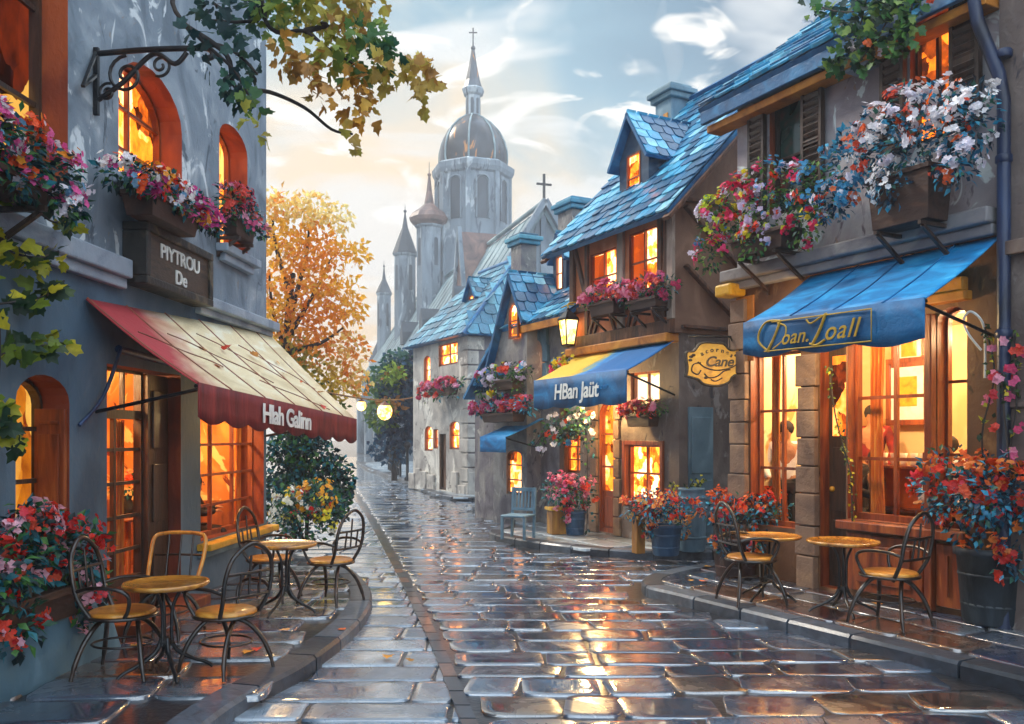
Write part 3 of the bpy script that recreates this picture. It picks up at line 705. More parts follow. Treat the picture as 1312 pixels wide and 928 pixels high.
sl = MB(); a, b, c, d, _ = h_shop
sl.box(a-.12, b+.1, .0, .16, c-.09, c-.02); sl.build('sill', 'gold', lh, bevel=.012)
sl = MB(); sl.box(a-.1, b+.08, .0, .07, c-.17, c-.1); sl.build('sill_support', 'bluegrey', lh, bevel=.008)
for hh, mt in ((h_arch, 'ledge'), (h_small, 'ledge')):
    m = MB(); m.box(hh[0]-.1, hh[1]+.1, 0, .14, hh[2]-.1, hh[2]-.01); m.box(hh[0]-.02, hh[1]+.02, 0, .08, hh[2]-.19, hh[2]-.1)
    m.build('sill', mt, lh, bevel=.012)
ld = MB()
s_sign0, s_sign1 = FL.s(257, .1), FL.s(172, .1)
ld.box(s_sign1+.05, 9.4, 0, .12, ZB+.03, ZB+.19); ld.box(s_sign1+.05, 9.4, 0, .07, ZB-.06, ZB+.03)
ld.box(-.06, s_sign0-.08, 0, .16, ZB+.02, ZB+.13); ld.box(-.03, s_sign0-.08, 0, .08, ZB-.05, ZB+.02)
ld.build('ledge', 'ledge', lh, bevel=.015)
ap = MB(); ap.box(.9, 1.15, .003, .05, 2.1, 2.9)
pl = MB(); pl.prism([(FL.s(108), 0), (9.4, 0), (9.4, .5), (FL.s(108)+.25, .5)], .003, .34, 0, .5); pl.build('plinth', 'bluegrey', lh, bevel=.02)
q = MB()
for i in range(14):
    q.box(-.012, .28 if i % 2 else .42, -.2, .012, .15+i*.42, .15+i*.42+.4) if i < 0 else None
rf = MB(); rf.box(-.35, 9.8, -6.3, .4, 9.2, 9.4); rf.build('eaves', 'ledge', lh)

# (room is finished further down, once its helpers exist)
# seated guest inside the shop window (dark coat), seen through the glass
def person(label, loc, rz, pose, coat, sc=1.0):
    if pose == 'sit':
        J = {'hip': (0, 0, .5), 'waist': (0, -.02, .66), 'chest': (0, .0, .9), 'neck': (0, .02, 1.06), 'head': (0, .04, 1.17), 'top': (0, .04, 1.27),
             'ls': (.17, .0, .98), 'le': (.23, .12, .74), 'lw': (.12, .3, .78), 'rs': (-.17, 0, .98), 're': (-.23, .12, .74), 'rw': (-.1, .3, .82),
             'lh': (.09, .02, .48), 'lk': (.11, .42, .48), 'la': (.11, .4, .06), 'lt': (.11, .56, .03), 'rh': (-.09, .02, .48), 'rk': (-.11, .42, .48), 'ra': (-.11, .4, .06), 'rt': (-.11, .56, .03)}
    else:
        J = {'hip': (0, 0, .92), 'waist': (0, 0, 1.08), 'chest': (0, .01, 1.32), 'neck': (0, .02, 1.5), 'head': (0, .04, 1.61), 'top': (0, .04, 1.72),
             'ls': (.18, 0, 1.42), 'le': (.26, .02, 1.14), 'lw': (.2, .2, 1.0), 'rs': (-.18, 0, 1.42), 're': (-.26, .02, 1.14), 'rw': (-.22, .16, .96),
             'lh': (.09, 0, .9), 'lk': (.1, .02, .49), 'la': (.1, -.02, .08), 'lt': (.11, .13, .03), 'rh': (-.09, 0, .9), 'rk': (-.1, .03, .49), 'ra': (-.1, .0, .08), 'rt': (-.11, .15, .03)}
    rd = dict(hip=.13, waist=.115, chest=.135, neck=.052, head=.088, top=.06, ls=.06, le=.043, lw=.032, rs=.06, re=.043, rw=.032, lh=.088, lk=.06, la=.04, lt=.035, rh=.088, rk=.06, ra=.04, rt=.035)
    E = [('hip', 'waist'), ('waist', 'chest'), ('chest', 'neck'), ('neck', 'head'), ('head', 'top'), ('chest', 'ls'), ('ls', 'le'), ('le', 'lw'), ('chest', 'rs'), ('rs', 're'), ('re', 'rw'),
         ('hip', 'lh'), ('lh', 'lk'), ('lk', 'la'), ('la', 'lt'), ('hip', 'rh'), ('rh', 'rk'), ('rk', 'ra'), ('ra', 'rt')]
    th = thing('person', label, 'person', loc, rz, 'guests inside the shops'); th.scale = (sc, sc, sc)
    def skin(name, keys, grow, mat, edges):
        me = bpy.data.meshes.new(name); idx = {k: i for i, k in enumerate(keys)}
        me.from_pydata([J[k] for k in keys], [(idx[a], idx[b]) for a, b in edges if a in idx and b in idx], [])
        o = bpy.data.objects.new(name, me); COL.objects.link(o); o.parent = th
        o.modifiers.new('skin', 'SKIN'); me.skin_vertices or None
        sv = me.skin_vertices[0].data
        for k, i in idx.items(): sv[i].radius = (rd[k]+grow, (rd[k]+grow)*(.8 if k in ('chest', 'waist', 'hip') else 1)); sv[i].use_root = (k == 'hip' or (k == 'chest' and 'hip' not in idx))
        sb = o.modifiers.new('sub', 'SUBSURF'); sb.levels = 1; sb.render_levels = 2; me.materials.append(M[mat]); return o
    skin('body', list(J), 0, 'skin', E)
    skin('coat', ['hip', 'waist', 'chest', 'ls', 'le', 'lw', 'rs', 're', 'rw'], .014, coat, E)
    skin('trousers', ['hip', 'lh', 'lk', 'la', 'rh', 'rk', 'ra'], .012, 'coat_dark', E)
    hb = MB(); x, y_, z = J['head']; hb.ball((x, y_-.03, z+.03), .105, 12, sq=(1, 1.0, 1.0)); hb.build('hair', 'coat_dark', th)
    fb = MB(); fb.ball((x-.032, y_+.086, z+.02), .011, 6); fb.ball((x+.032, y_+.086, z+.02), .011, 6); fb.build('eyes', 'coat_dark', th)
    nb = MB(); nb.ball((x, y_+.095, z-.01), .016, 6, sq=(.8, 1, 1.3)); nb.build('nose', 'skin', th)
    for sg in (1, -1):
        wx, wy, wz = J['lw' if sg > 0 else 'rw']; hd = MB(); hd.ball((wx, wy+.03, wz), .034, 8, sq=(.8, 1.2, .6))
        for k in range(4): hd.tube([(wx+(k-1.5)*.016, wy+.05, wz), (wx+(k-1.5)*.017, wy+.085, wz-.004), (wx+(k-1.5)*.016, wy+.108-.006*abs(k-1.5), wz-.022)], [.008, .008, .006], 6)
        hd.tube([(wx-sg*.025, wy+.03, wz), (wx-sg*.048, wy+.055, wz), (wx-sg*.05, wy+.078, wz-.008)], [.009, .009, .007], 6); hd.build('hand', 'skin', th)
    return th
FLOORIN = .12
p_ = FL.w(FL.s(300)+.02, -.46, .3)
person('seated guest in dark coat behind the shop window under the cream awning', p_, FL.rz+rad(20), 'sit', 'coat_dark', .78)
# bench the guest sits on
bn = thing('window_bench', 'low wooden bench under the seated guest inside the left shop window', 'bench', FL.w(FL.s(300)+.02, -.46, .3), FL.rz)
m = MB(); m.box(-.3, .3, -.14, .16, .26, .31); m.build('seat', 'red_wood', bn)
for x in (-.26, .26):
    m = MB(); m.box(x-.03, x+.03, -.12, .14, 0, .26); m.build('leg', 'red_wood', bn)

# hanging board PIYTROU DE
sg = thing('shop_sign', 'dark wooden sign board with raised white lettering above the cream awning', 'sign', FL.w((s_sign0+s_sign1)/2, .0, ZB+.02), FL.rz)
sw = (s_sign1-s_sign0)/2; shh = .49
m = MB(); m.box(-sw, sw, .005, .2, 0, shh); m.build('board', 'board', sg, bevel=.008)
m = MB(); f_ = .05
for bx in ((-sw-.02, sw+.02, -.02, f_), (-sw-.02, sw+.02, shh-f_, shh+.025)): m.box(bx[0], bx[1], .002, .23, bx[2], bx[3])
m.box(-sw-.02, -sw+f_, .002, .228, f_, shh-f_); m.box(sw-f_, sw+.02, .002, .228, f_, shh-f_); m.build('frame', 'board_frame', sg, bevel=.01)
TR = (math.pi/2, 0, math.pi)
lettering(sg, 'PIYTROU', .18, (0, .205, shh*.64), TR, 'white_paint', .0, .002, .95, .006, 1.15)
lettering(sg, 'De', .18, (.0, .205, shh*.27), TR, 'white_paint', .05, .003, 1, .006, 1.1)

# ornamental iron bracket on the left wall
bk = thing('iron_bracket', 'black wrought iron scroll bracket high on the blue wall left of the arched window', 'bracket', FL.w(FL.s(119), 0, FL.z(119, 145)), FL.rz)
hh = FL.z(119, 66)-FL.z(119, 145)
m = MB(); m.bar((0, .03, -.02), (0, .03, hh+.03), .045, .03, (1, 0, 0)); m.build('wall_plate', 'iron', bk, bevel=.006)
m = MB(); m.tube(spline([(0, .04, hh-.02), (0, .45, hh-.0), (-.02, .8, hh+.01), (-.02, .95, hh-.0), (-.02, .98, hh-.06), (-.02, .9, hh-.08)], 6), .024, 8); m.build('top_bar', 'iron', bk)
m = MB(); m.tube(spline([(0, .04, .1), (0, .25, .24), (0, .5, .46), (0, .68, hh-.12), (0, .78, hh-.03)], 6), .02, 8); m.build('strut', 'iron', bk)
def spiral(cx, cz, r0, r1, turns, a0, n=26, y=0): return [(y, cx+(r0+(r1-r0)*i/n)*math.cos(a0+turns*6.283*i/n), cz+(r0+(r1-r0)*i/n)*math.sin(a0+turns*6.283*i/n)) for i in range(n+1)]
m = MB(); m.tube(spiral(.28, hh-.2, .16, .03, 1.5, 1.57), .014, 7); m.build('scroll', 'iron', bk)
m = MB(); m.tube(spiral(.56, hh-.13, .09, .02, 1.4, -2.0), .012, 7); m.build('scroll', 'iron', bk)
m = MB(); m.tube(spiral(.12, hh*.33, .075, .02, 1.3, 1.2), .012, 7); m.build('scroll', 'iron', bk)
m = MB(); m.bar((.0, .03, hh*.62), (.28, .08, hh*.2), .03, .02); m.bar((.0, .03, hh), (.28, .08, hh*.2), .025, .02); m.build('stay', 'iron', bk)

# ---- awnings
def awning(name, label, F, s0, s1, zb0, zb1, d0, d1, zf0, zf1, drop, cloth, valance, scal=.05, nsc=8, sag=.05, seams=(), seam_mat='seam', ends=True, armmat='iron', wav=0.0):
    th = thing(name, label, 'awning', F.w((s0+s1)/2, 0, zb0), F.rz)
    sm = (s0+s1)/2; NU, NV = 20, 8; mb = MB(); vs = []
    def P(u, v):
        s_ = s0+(s1-s0)*u; zb = zb0+(zb1-zb0)*u; zf = zf0+(zf1-zf0)*u; dd = d0+(d1-d0)*u
        return V((s_-sm, .02+dd*v, zb+(zf-zb)*v-sag*math.sin(math.pi*v)*(.6+.4*math.sin(u*17)**2)-zb0))
    for i in range(NU+1):
        for j in range(NV+1): vs.append(P(i/NU, j/NV))
    mb.add(vs, [(i*(NV+1)+j, (i+1)*(NV+1)+j, (i+1)*(NV+1)+j+1, i*(NV+1)+j+1) for i in range(NU) for j in range(NV)], 0, 0, True)
    if ends:
        for u in (0, 1):
            e = [P(u, j/NV) for j in range(NV+1)]
            # triangular side cheek
    mb.build('canopy', cloth, th, solid=.012)
    mb = MB(); K = 96; vs = []
    for i in range(K+1):
        u = i/K; p = P(u, 1); b_ = -drop-scal*abs(math.sin(math.pi*nsc*u))
        w_ = wav*math.sin(u*19)
        for v in (0, .33, .66, 1): vs.append(p+V((0, .012+w_*v, b_*v+.008)))
    mb.add(vs, [(i*4+j, (i+1)*4+j, (i+1)*4+j+1, i*4+j+1) for i in range(K) for j in range(3)], 0, 0, True)
    mb.build('valance', valance, th, solid=.01)
    if seams:
        for u in seams:
            mb = MB(); mb.tube([P(u, j/12)+V((0, 0, .012)) for j in range(13)], .008, 5); mb.build('seam', seam_mat, th)
    for u in (.03, .97):
        mb = MB(); p = P(u, 1); q = P(u, 0); mb.tube([(p.x, .03, p.z+drop*-.6-.05), (p.x, p.y-.03, p.z-.03)], .016, 7); mb.build('arm', armmat, th)
    mb = MB(); mb.tube([P(0, 1)+V((0, -.01, -.02)), P(1, 1)+V((0, -.01, -.02))], .016, 7); mb.build('front_rail', armmat, th)
    return th, P
def cloth_text(th, P, u, dz, text, size, mat, shear=0, bold=0.0, space=1.0, sx=1.0, off=.035):
    a, b = V(P(u-.05, 1)), V(P(u+.05, 1)); X = (a-b).normalized(); Z = V((0, 1, 0)); Z = (Z-X*Z.dot(X)).normalized(); Y = Z.cross(X)
    o = lettering(th, text, size, V(P(u, 1))+Z*off+V((0, 0, dz)), (0, 0, 0), mat, shear, bold, space, .004, sx)
    mt = Matrix((X, Y, Z)).transposed(); o.rotation_euler = mt.to_euler(); return o
def cream_material():
    m, nt, b = _new('cream_cloth')
    tc = nt.nodes.new('ShaderNodeTexCoord'); sx = nt.nodes.new('ShaderNodeSeparateXYZ'); nt.links.new(tc.outputs['Object'], sx.inputs[0])
    nz = _obj_noise(nt, 2.2, (1, 1, 1), 3, 1); ns = _obj_noise(nt, 1.8, (1, 2.5, 2.5), 3, 1)
    # old red cloth shows at the near upper corner, x + noise decides
    a = nt.nodes.new('ShaderNodeMath'); a.operation = 'MULTIPLY_ADD'; a.inputs[1].default_value = -.9; nt.links.new(sx.outputs['Y'], a.inputs[0]); nt.links.new(sx.outputs['X'], a.inputs[2])
    a2 = nt.nodes.new('ShaderNodeMath'); a2.operation = 'MULTIPLY_ADD'; a2.inputs[1].default_value = .8; nt.links.new(nz.outputs[0], a2.inputs[0]); nt.links.new(a.outputs[0], a2.inputs[2])
    mr = nt.nodes.new('ShaderNodeMapRange'); mr.inputs[1].default_value = 1.05; mr.inputs[2].default_value = 1.7; nt.links.new(a2.outputs[0], mr.inputs[0])
    rp = _ramp(nt, ['#dcc69a', '#efdcb2', '#f8eed2'], 'EASE', .3, .7); nt.links.new(ns.outputs[0], rp.inputs[0])
    mx = nt.nodes.new('ShaderNodeMix'); mx.data_type = 'RGBA'; mx.inputs['B'].default_value = hexc('#b0353a')
    nt.links.new(mr.outputs[0], mx.inputs['Factor']); nt.links.new(rp.outputs[0], mx.inputs['A']); nt.links.new(mx.outputs['Result'], b.inputs['Base Color'])
    n2 = _obj_noise(nt, 14); _bump(nt, b, n2.outputs[0], .3); b.inputs['Roughness'].default_value = .7
    M['cream_cloth'] = m
cream_material()
s_n = FL.s(107)
aw, AP = awning('awning', 'cream awning with red patched end and scalloped maroon valance', FL, -.03, s_n, 3.06, 2.84, 1.12, .9, 1.97, 2.17, .27, 'cream_cloth', 'maroon', .05, 9, .03, (.12, .3, .5, .68, .85, .995), 'seam')
cloth_text(aw, AP, .56, -.15, 'Hlah Galinn', .25, 'white_paint', 0, .005, .92, 1.18)
# cross seams (patched panels) on the cream cloth
for (u0, v0, u1, v1) in ((.95, .35, .7, .62), (.8, .28, .45, .7), (.62, .2, .3, .62), (.4, .25, .1, .66), (.55, .72, .2, .95)):
    m = MB(); m.tube([AP(u0+(u1-u0)*i/10, v0+(v1-v0)*i/10)+V((0, 0, .012)) for i in range(11)], .006, 5); m.build('seam', 'seam', aw)
lm = tone('fallen', ['#c83a20', '#e06a2c', '#d8902c', '#b07a28', '#e8a868'], .6)
M['fallen'] = lm
for i in range(9):
    u, v = R.uniform(.06, .9), R.uniform(.25, .95); p = AP(u, v)
    lf = MB(); lf.lobed(V((0, 0, .02)), rdir(), V((.5, 0, .9)), R.uniform(.07, .13), R.random())
    o = lf.build('fallen_leaf', 'fallen'); o.location = aw.matrix_world @ V((0, 0, 0)); 
    o.location = FL.w((s_n-.03)/2+p.x, p.y, 3.06+p.z+.012)
    tag(o, 'small orange autumn leaf lying on the cream awning', 'leaf', 'fallen leaves on the cream awning')
# canopy arm rod by the door
rd_ = thing('wall_rod', 'slim dark rod slanting down the blue wall beside the lit door', 'rod', FL.w(FL.s(137), 0, 2.42), FL.rz)
m = MB(); a, b = FL.s(137), FL.s(97)
m.tube(spline([(0, .12, .06), (b-a-.25, .08, -.35), (b-a, .03, -.58)], 5), .016, 7); m.build('rod', 'pipe', rd_)
m = MB(); m.tube([(0, .1, .06), (FL.s(250)-a, .16, -.02)], .035, 8); m.build('crossbar', 'pipe', rd_)

# flower boxes, planter
window_box(FL, 'wide flower box of white, red and yellow blooms below the tall arched window', .26, 150, 256, 220, 260, 288, 'p_window', nleaf=900, ncl=90, fs=.03, tf=.6, droop=.06, braces=False)
window_box(FL, 'narrow flower box of pink blooms below the small arched window', .17, 285, 325, 236, 284, 306, 'p_pink', nleaf=420, ncl=30, fs=.026, depth=.18, droop=.1)
window_box(FL, 'overgrown flower box of red and blue blooms at the upper left edge', .3, -90, 72, 130, 220, 244, 'p_window', leafm='leaf_mix', nleaf=1300, ncl=80, fs=.028)
pk = FL.w(FL.s(42, .24), .24, .5)
def planter(label, loc, rz, w, d, h, bush, pet, nleaf, ncl, fs, leafm='leaf_mix', mat='trough', base=.12):
    th = thing('planter', label, 'planter', loc, rz)
    mb = MB(); mb.add([(sx*w/2*k, sy*d/2*k, z) for z, k in ((0, .9), (h, 1)) for sx, sy in ((-1, -1), (1, -1), (1, 1), (-1, 1))], [(3, 2, 1, 0), (4, 5, 6, 7), (0, 1, 5, 4), (1, 2, 6, 5), (2, 3, 7, 6), (3, 0, 4, 7)])
    for y_ in (-d/2, d/2): mb.box(-w/2-.02, w/2+.02, y_-.02, y_+.02, h-.04, h+.015)
    for x in (-w/2, w/2): mb.box(x-.02, x+.02, -d/2, d/2, h-.041, h+.012)
    mb.build('trough', mat, th, bevel=.008)
    lf, fl = MB(), MB(); scatter(lf, fl, bush, nleaf, .085, ncl, fs, ncol=NCOL[pet], per=(5, 11), spread=.07)
    lf.build('foliage', leafm, th); fl.build('blossoms', pet, th); return th
planter('long planter of red geraniums standing on the plinth left of the lit door', pk, FL.rz, 1.0, .28, .2,
        [((x, .02+R.uniform(-.05, .06), .36+.12*R.random()), (.26, .2, .27), 1) for x in (-.5, -.3, -.1, .1, .3, .5)]+[((-.42, .18, .1), (.2, .1, .22), .5), ((.4, .18, .08), (.2, .1, .2), .5), ((.1, .05, .68), (.22, .12, .16), .5)], 'p_red', 1400, 110, .03)

# ================================================================== cafe tables and chairs
def chair_parts(th, arch=True, wide=False, seatm='seat'):
    zs = .40; r = .21
    m = MB(); m.lathe([(.02, zs-.012), (r*.9, zs-.014), (r, zs), (r, zs+.012), (r*.93, zs+.024), (.02, zs+.018)], 28); m.build('seat', seatm, th)
    m = MB(); m.tube([(r*1.04*math.cos(t*math.pi/14), r*1.04*math.sin(t*math.pi/14), zs-.01) for t in range(28)], .013, 7, closed=True); m.build('seat_ring', 'bent', th)
    if arch:
        m = MB(); m.tube(spline([(-.16, -.12, zs-.03), (-.195, -.2, zs+.12), (-.2, -.235, zs+.28), (-.15, -.26, zs+.42), (0, -.275, zs+.5), (.15, -.26, zs+.42), (.2, -.235, zs+.28), (.195, -.2, zs+.12), (.16, -.12, zs-.03)], 6), .0155, 8); m.build('back_hoop', 'bent', th)
        for z, x in ((.14, .19), (.3, .19)):
            m = MB(); m.tube([(-x, -.205-.1*z, zs+z), (0, -.225-.1*z, zs+z), (x, -.205-.1*z, zs+z)], .011, 6); m.build('back_rail', 'bent', th)
        for x in (-.085, 0, .085):
            m = MB(); m.tube([(x, -.23, zs+.14), (x, -.255, zs+.3+(.12 if x == 0 else .0))], .009, 6); m.build('back_spindle', 'bent', th)
    else:
        m = MB(); m.tube(spline([(-.2, -.1, zs), (-.22, -.2, zs+.2), (-.21, -.25, zs+.34), (-.13, -.28, zs+.37), (0, -.29, zs+.375), (.13, -.28, zs+.37), (.21, -.25, zs+.34), (.22, -.2, zs+.2), (.2, -.1, zs)], 6), .016, 8); m.build('back_hoop', 'seat', th)
        m = MB(); m.tube([(-.2, -.235, zs+.2), (0, -.262, zs+.2), (.2, -.235, zs+.2)], .01, 6); m.build('back_rail', 'bent', th)
        for x in (-.1, 0, .1):
            m = MB(); m.tube([(x, -.2, zs), (x, -.28, zs+.36)], .009, 6); m.build('back_spindle', 'bent', th)
    if arch:
        for sx in (-1, 1):
            m = MB(); m.tube(spline([(sx*.197, -.215, zs+.17), (sx*.235, -.1, zs+.2), (sx*.25, .06, zs+.195), (sx*.235, .14, zs+.15), (sx*.205, .13, zs+.06), (sx*.185, .09, zs-.01)], 6), .013, 7); m.build('armrest', 'bent', th)
    for sx in (-1, 1):
        for sy in (-1, 1):
            m = MB(); m.tube(spline([(-sx*.05, sy*.08, zs-.02), (sx*.06, sy*.13, zs-.06), (sx*.15, sy*.18, zs-.17), (sx*.2, sy*.215, zs-.3), (sx*.215, sy*.235, 0)], 6), [.013+.004*(i < 20) for i in range(25)], 7); m.build('leg', 'bent', th)
    m = MB(); m.tube([(.165*math.cos(t*math.pi/12), .19*math.sin(t*math.pi/12), .2) for t in range(24)], .008, 6, closed=True); m.build('stretcher', 'bent', th)
def chair(label, loc, rz, arch=True, sc=1.0, group='bentwood cafe chairs'):
    th = thing('cafe_chair', label, 'chair', loc, rz, group); th.scale = (sc,)*3; chair_parts(th, arch); return th
def table(label, loc, rz, r, h, group='round cafe tables', seam=0):
    th = thing('cafe_table', label, 'table', loc, rz, group)
    m = MB(); m.lathe([(.02, h-.03), (r*.9, h-.03), (r*.985, h-.018), (r, h-.004), (r*.985, h+.006), (r*.93, h+.008), (r*.9, h+.002), (.01, h+.002)], 44); m.build('tabletop', 'amber_top', th)
    m = MB(); m.lathe([(.12, h-.05), (.14, h-.045), (.14, h-.03)], 20); m.build('mounting_plate', 'iron', th); m = MB(); m.lathe([(.03, .2), (.05, .22), (.03, .25)], 16); m.build('hub', 'iron', th)
    for k in range(3):
        a = k*2.094; c, s = math.cos(a), math.sin(a)
        m = MB(); m.tube(spline([(c*.1, s*.1, h-.04), (c*.045, s*.045, h-.16), (c*.035, s*.035, h*.5), (c*.04, s*.04, .2)], 5), .012, 7); m.build('stem', 'iron', th)
    for k in range(4):
        a = k*1.571+.4; c, s = math.cos(a), math.sin(a)
        m = MB(); m.tube(spline([(c*.03, s*.03, .25), (c*.07, s*.07, .16), (c*.17, s*.17, .09), (c*.27, s*.27, .045), (c*.31, s*.31, .012)], 5), [.016]*10+[.013]*11, 7); m.build('foot', 'iron', th)
    return th
T = .12
t1 = gnd(213, 864, T)
table('round amber topped cafe table nearest the viewer on the left terrace', t1, .2, .285, .63)
chair('bentwood arch backed chair at the left side of the front left table', gnd(157, 862, T), rad(-90), sc=1.04)
chair('bentwood arch backed chair at the right of the front left table, back turned outward', gnd(290, 858, T), rad(58), sc=1.0)
chair('low backed chair with curved amber top rail behind the front left table', gnd(212, 815, T), rad(176), False, 1.05)
table('round amber topped cafe table farther back on the left terrace', gnd(366, 785, T), .9, .29, .64)
chair('bentwood arch backed chair on the street side of the rear left table', gnd(424, 772, T), rad(64), sc=1.02)
chair('bentwood chair half hidden behind the rear left table by the shop window', gnd(346, 768, T), rad(-100), sc=1.02)
table('round yellow lit cafe table beside the maroon tub on the right pavement', gnd(985, 768, T), .3, .32, .64)
table('round yellow lit cafe table below the big bay window on the right', gnd(1080, 786, T), 1.1, .325, .67)
chair('arched chair at the left end of the right pavement, before the maroon tub', gnd(962, 772, T), rad(-78), sc=1.1)
chair('arched chair in front of the big bay window, facing the right hand table', gnd(1140, 800, T), rad(36), sc=1.1)

# ================================================================== RIGHT: house with the long blue awning
FR = Facade(2.73, 10.4, (-.467, .884))
rh = thing('corner_shop', 'brown and grey house with shuttered windows behind the long blue awning', 'house', FR.o, FR.rz)
EZ = 5.9
rs0 = FR.s(1283)
r_win = (FR.s(1026), FR.s(962), .72, 2.72, 0); r_door = (FR.s(1084), FR.s(1051), .14, 2.72, 0)
r_bay = (FR.s(1191), FR.s(1086), .9, 2.78, 0); r_side = (FR.s(1239), FR.s(1201), .9, 2.95, .12)
u1 = hole(FR, 986, 1032, 122, 272); u2 = (FR.s(1222), FR.s(1166), 4.55, 5.72, 0)
rw = MB(); ZC = 3.55
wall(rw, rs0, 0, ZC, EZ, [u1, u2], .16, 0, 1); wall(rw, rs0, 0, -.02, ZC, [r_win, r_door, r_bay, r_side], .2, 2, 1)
shell(rw, rs0, 0, -.02, EZ, 6)
rw.build('wall', ['right_wall', 'red_wood', 'right_base'], rh)
M['dark_pane'] = brush('dark_pane', ['#16241f', '#24413a', '#7d3b34'], 1.6, rough=.15, bump=0, coat=.8)
window(rh, u1, .16, 1, 2, 'dark_wood', 'dark_pane', .05)
window(rh, u2, .16, 2, 2, 'dark_wood', 'glow_orange', .05)
window(rh, r_win, .2, 2, 3, 'red_wood', 'glow_pale', .055, room=-1)
window(rh, r_bay, .2, 2, 3, 'red_wood', 'glow_pale', .06, room=-1)
window(rh, r_side, .2, 1, 3, 'red_wood', 'glow_pale', .05, room=-1)
X0, X1, Y0, Y1, Z0, Z1 = r_side[0]-.12, -.08, -.27, -2.3, .12, 3.1
def room(parent, X0, X1, Y0, Y1, Z0, Z1, zd, wallm):
    rb = MB(); zs = (Z0, zd, Z1)
    for i, mi in ((0, 1), (1, 0)):
        for q in (((X0, Y1), (X1, Y1)), ((X1, Y0), (X1, Y1)), ((X0, Y0), (X0, Y1))):
            (xa, ya), (xb, yb) = q; rb.add([(xa, ya, zs[i]), (xb, yb, zs[i]), (xb, yb, zs[i+1]), (xa, ya, zs[i+1])], [(0, 1, 2, 3)], mi)
    rb.add([(X0, Y0, Z0), (X1, Y0, Z0), (X1, Y1, Z0), (X0, Y1, Z0)], [(0, 1, 2, 3)], 1); rb.add([(X0, Y0, Z1), (X1, Y0, Z1), (X1, Y1, Z1), (X0, Y1, Z1)], [(0, 1, 2, 3)], 0)
    rb.build('lit_room', [wallm, 'inside_wood'], parent)
    b_ = MB(); b_.box(X0, X1, Y1+.002, Y1+.03, zd-.04, zd+.04); b_.build('dado_rail', 'inside_wood', parent, bevel=.006)
room(rh, X0, X1, Y0, Y1, Z0, Z1, 1.15, 'inside')
def room_or_added_lamp(F, s_, t, z, watt, col=(1, .7, .37), r=.09):
    l = bpy.data.lights.new('room_or_added_lamp', 'POINT'); l.energy = watt; l.color = col; l.shadow_soft_size = r
    o = bpy.data.objects.new('room_or_added_lamp', l); COL.objects.link(o); o.location = F.w(s_, t, z); return o
def curtain(parent, x0, x1, z0, z1, y, mat='curtain'):
    m = MB(); n = 22; vs = []
    for i in range(n+1):
        u = i/n
        for v in (0, .35, .7, 1): vs.append((x0+(x1-x0)*u*(1-.18*math.sin(math.pi*v)), y+.025*math.sin(u*22)*(1-.3*v), z1+(z0-z1)*v))
    m.add(vs, [(i*4+j, (i+1)*4+j, (i+1)*4+j+1, i*4+j+1) for i in range(n) for j in range(3)], 0, 0, True); m.build('curtain', mat, parent)
room_or_added_lamp(FR, (r_bay[0]+r_bay[1])/2, -.95, 2.75, 110); room_or_added_lamp(FR, r_win[0]+.3, -.8, 2.7, 75); room_or_added_lamp(FR, (r_side[0]+r_side[1])/2, -.6, 2.75, 36)
curtain(rh, r_bay[1]-.02, r_bay[1]-.2, r_bay[2]+.05, r_bay[3], -.33); curtain(rh, r_win[1]-.02, r_win[1]-.16, r_win[2]+.05, r_win[3], -.33); curtain(rh, r_side[0]+.02, r_side[0]+.1, r_side[2]+.05, r_side[3], -.33)
a, b, c, d, _ = r_door
m = MB(); m.box(a, b, -.2, -.13, c, d)
for z0_, z1_ in ((c+.12, c+.72), (c+.82, c+1.5)): m.box(a+.07, b-.07, -.13, -.105, z0_, z1_)
dd = m.build('door', 'dark_wood', rh, bevel=.008)
m = MB(); m.box(a+.06, b-.06, -.128, -.12, c+1.62, d-.1); m.build('pane', 'glow_red', dd)
m = MB(); m.ball((b-.08, -.09, c+1.05), .03, 10); m.build('handle', 'gold', dd)
# stone piers
for nm, (x0, x1, zt) in {'a': (FR.s(961)-.0, -.0+.06, 3.42), 'b': (r_door[1], r_win[0], 2.75)}.items():
    m = MB(); z = .1; k = 0
    while z < zt-.1:
        hgt = R.uniform(.24, .36); hgt = min(hgt, zt-z); e = R.uniform(.0, .02)
        m.box(x0-.0+e, x1-e+.02*(k % 2), .004, .07+R.uniform(0, .025), z+.006, z+hgt-.006); z += hgt; k += 1
    m.build('stone_pier', 'pier', rh, bevel=.012)
m = MB(); m.box(r_side[1]-.0+.004, r_bay[0]-.004, .003, .09, .12, 2.9); m.build('corner_post', 'red_wood', rh, bevel=.012)
m = MB(); m.box(r_side[0]-.05, r_bay[1]+.05, .003, .13, .8, .89); m.build('sill', 'red_wood', rh, bevel=.012)
m = MB()
for x0, x1 in ((r_bay[0]+.04, r_bay[1]-.04), (r_side[0]+.02, r_side[1]-.02)): m.box(x0, x1, .003, .05, .18, .76); m.box(x0+.12, x1-.12, .05, .075, .28, .66)
m.build('stall_riser', 'red_wood', rh, bevel=.008)
m = MB(); m.box(r_side[0]-.06, r_side[1]+.06, .003, .12, 2.98, 3.07); m.box(r_side[0]-.02, r_side[1]+.02, .003, .09, 3.07, 3.2); m.build('window_cap', 'fascia_orange', rh, bevel=.015)
m = MB(); m.box(rs0, .1, .002, .2, ZC+.06, ZC+.2); m.box(rs0, .06, .002, .12, ZC-.04, ZC+.06); m.build('cornice', 'ledge_warm', rh, bevel=.02)
m = MB(); m.box(-.16, .12, .003, .26, ZC-.12, ZC+.03); m.build('corbel', 'gold', rh, bevel=.03)
m = MB(); m.box(-.3, .0, .004, .03, 2.65, ZC-.12); m.build('corner_panel', 'fascia_orange', rh, bevel=.01)
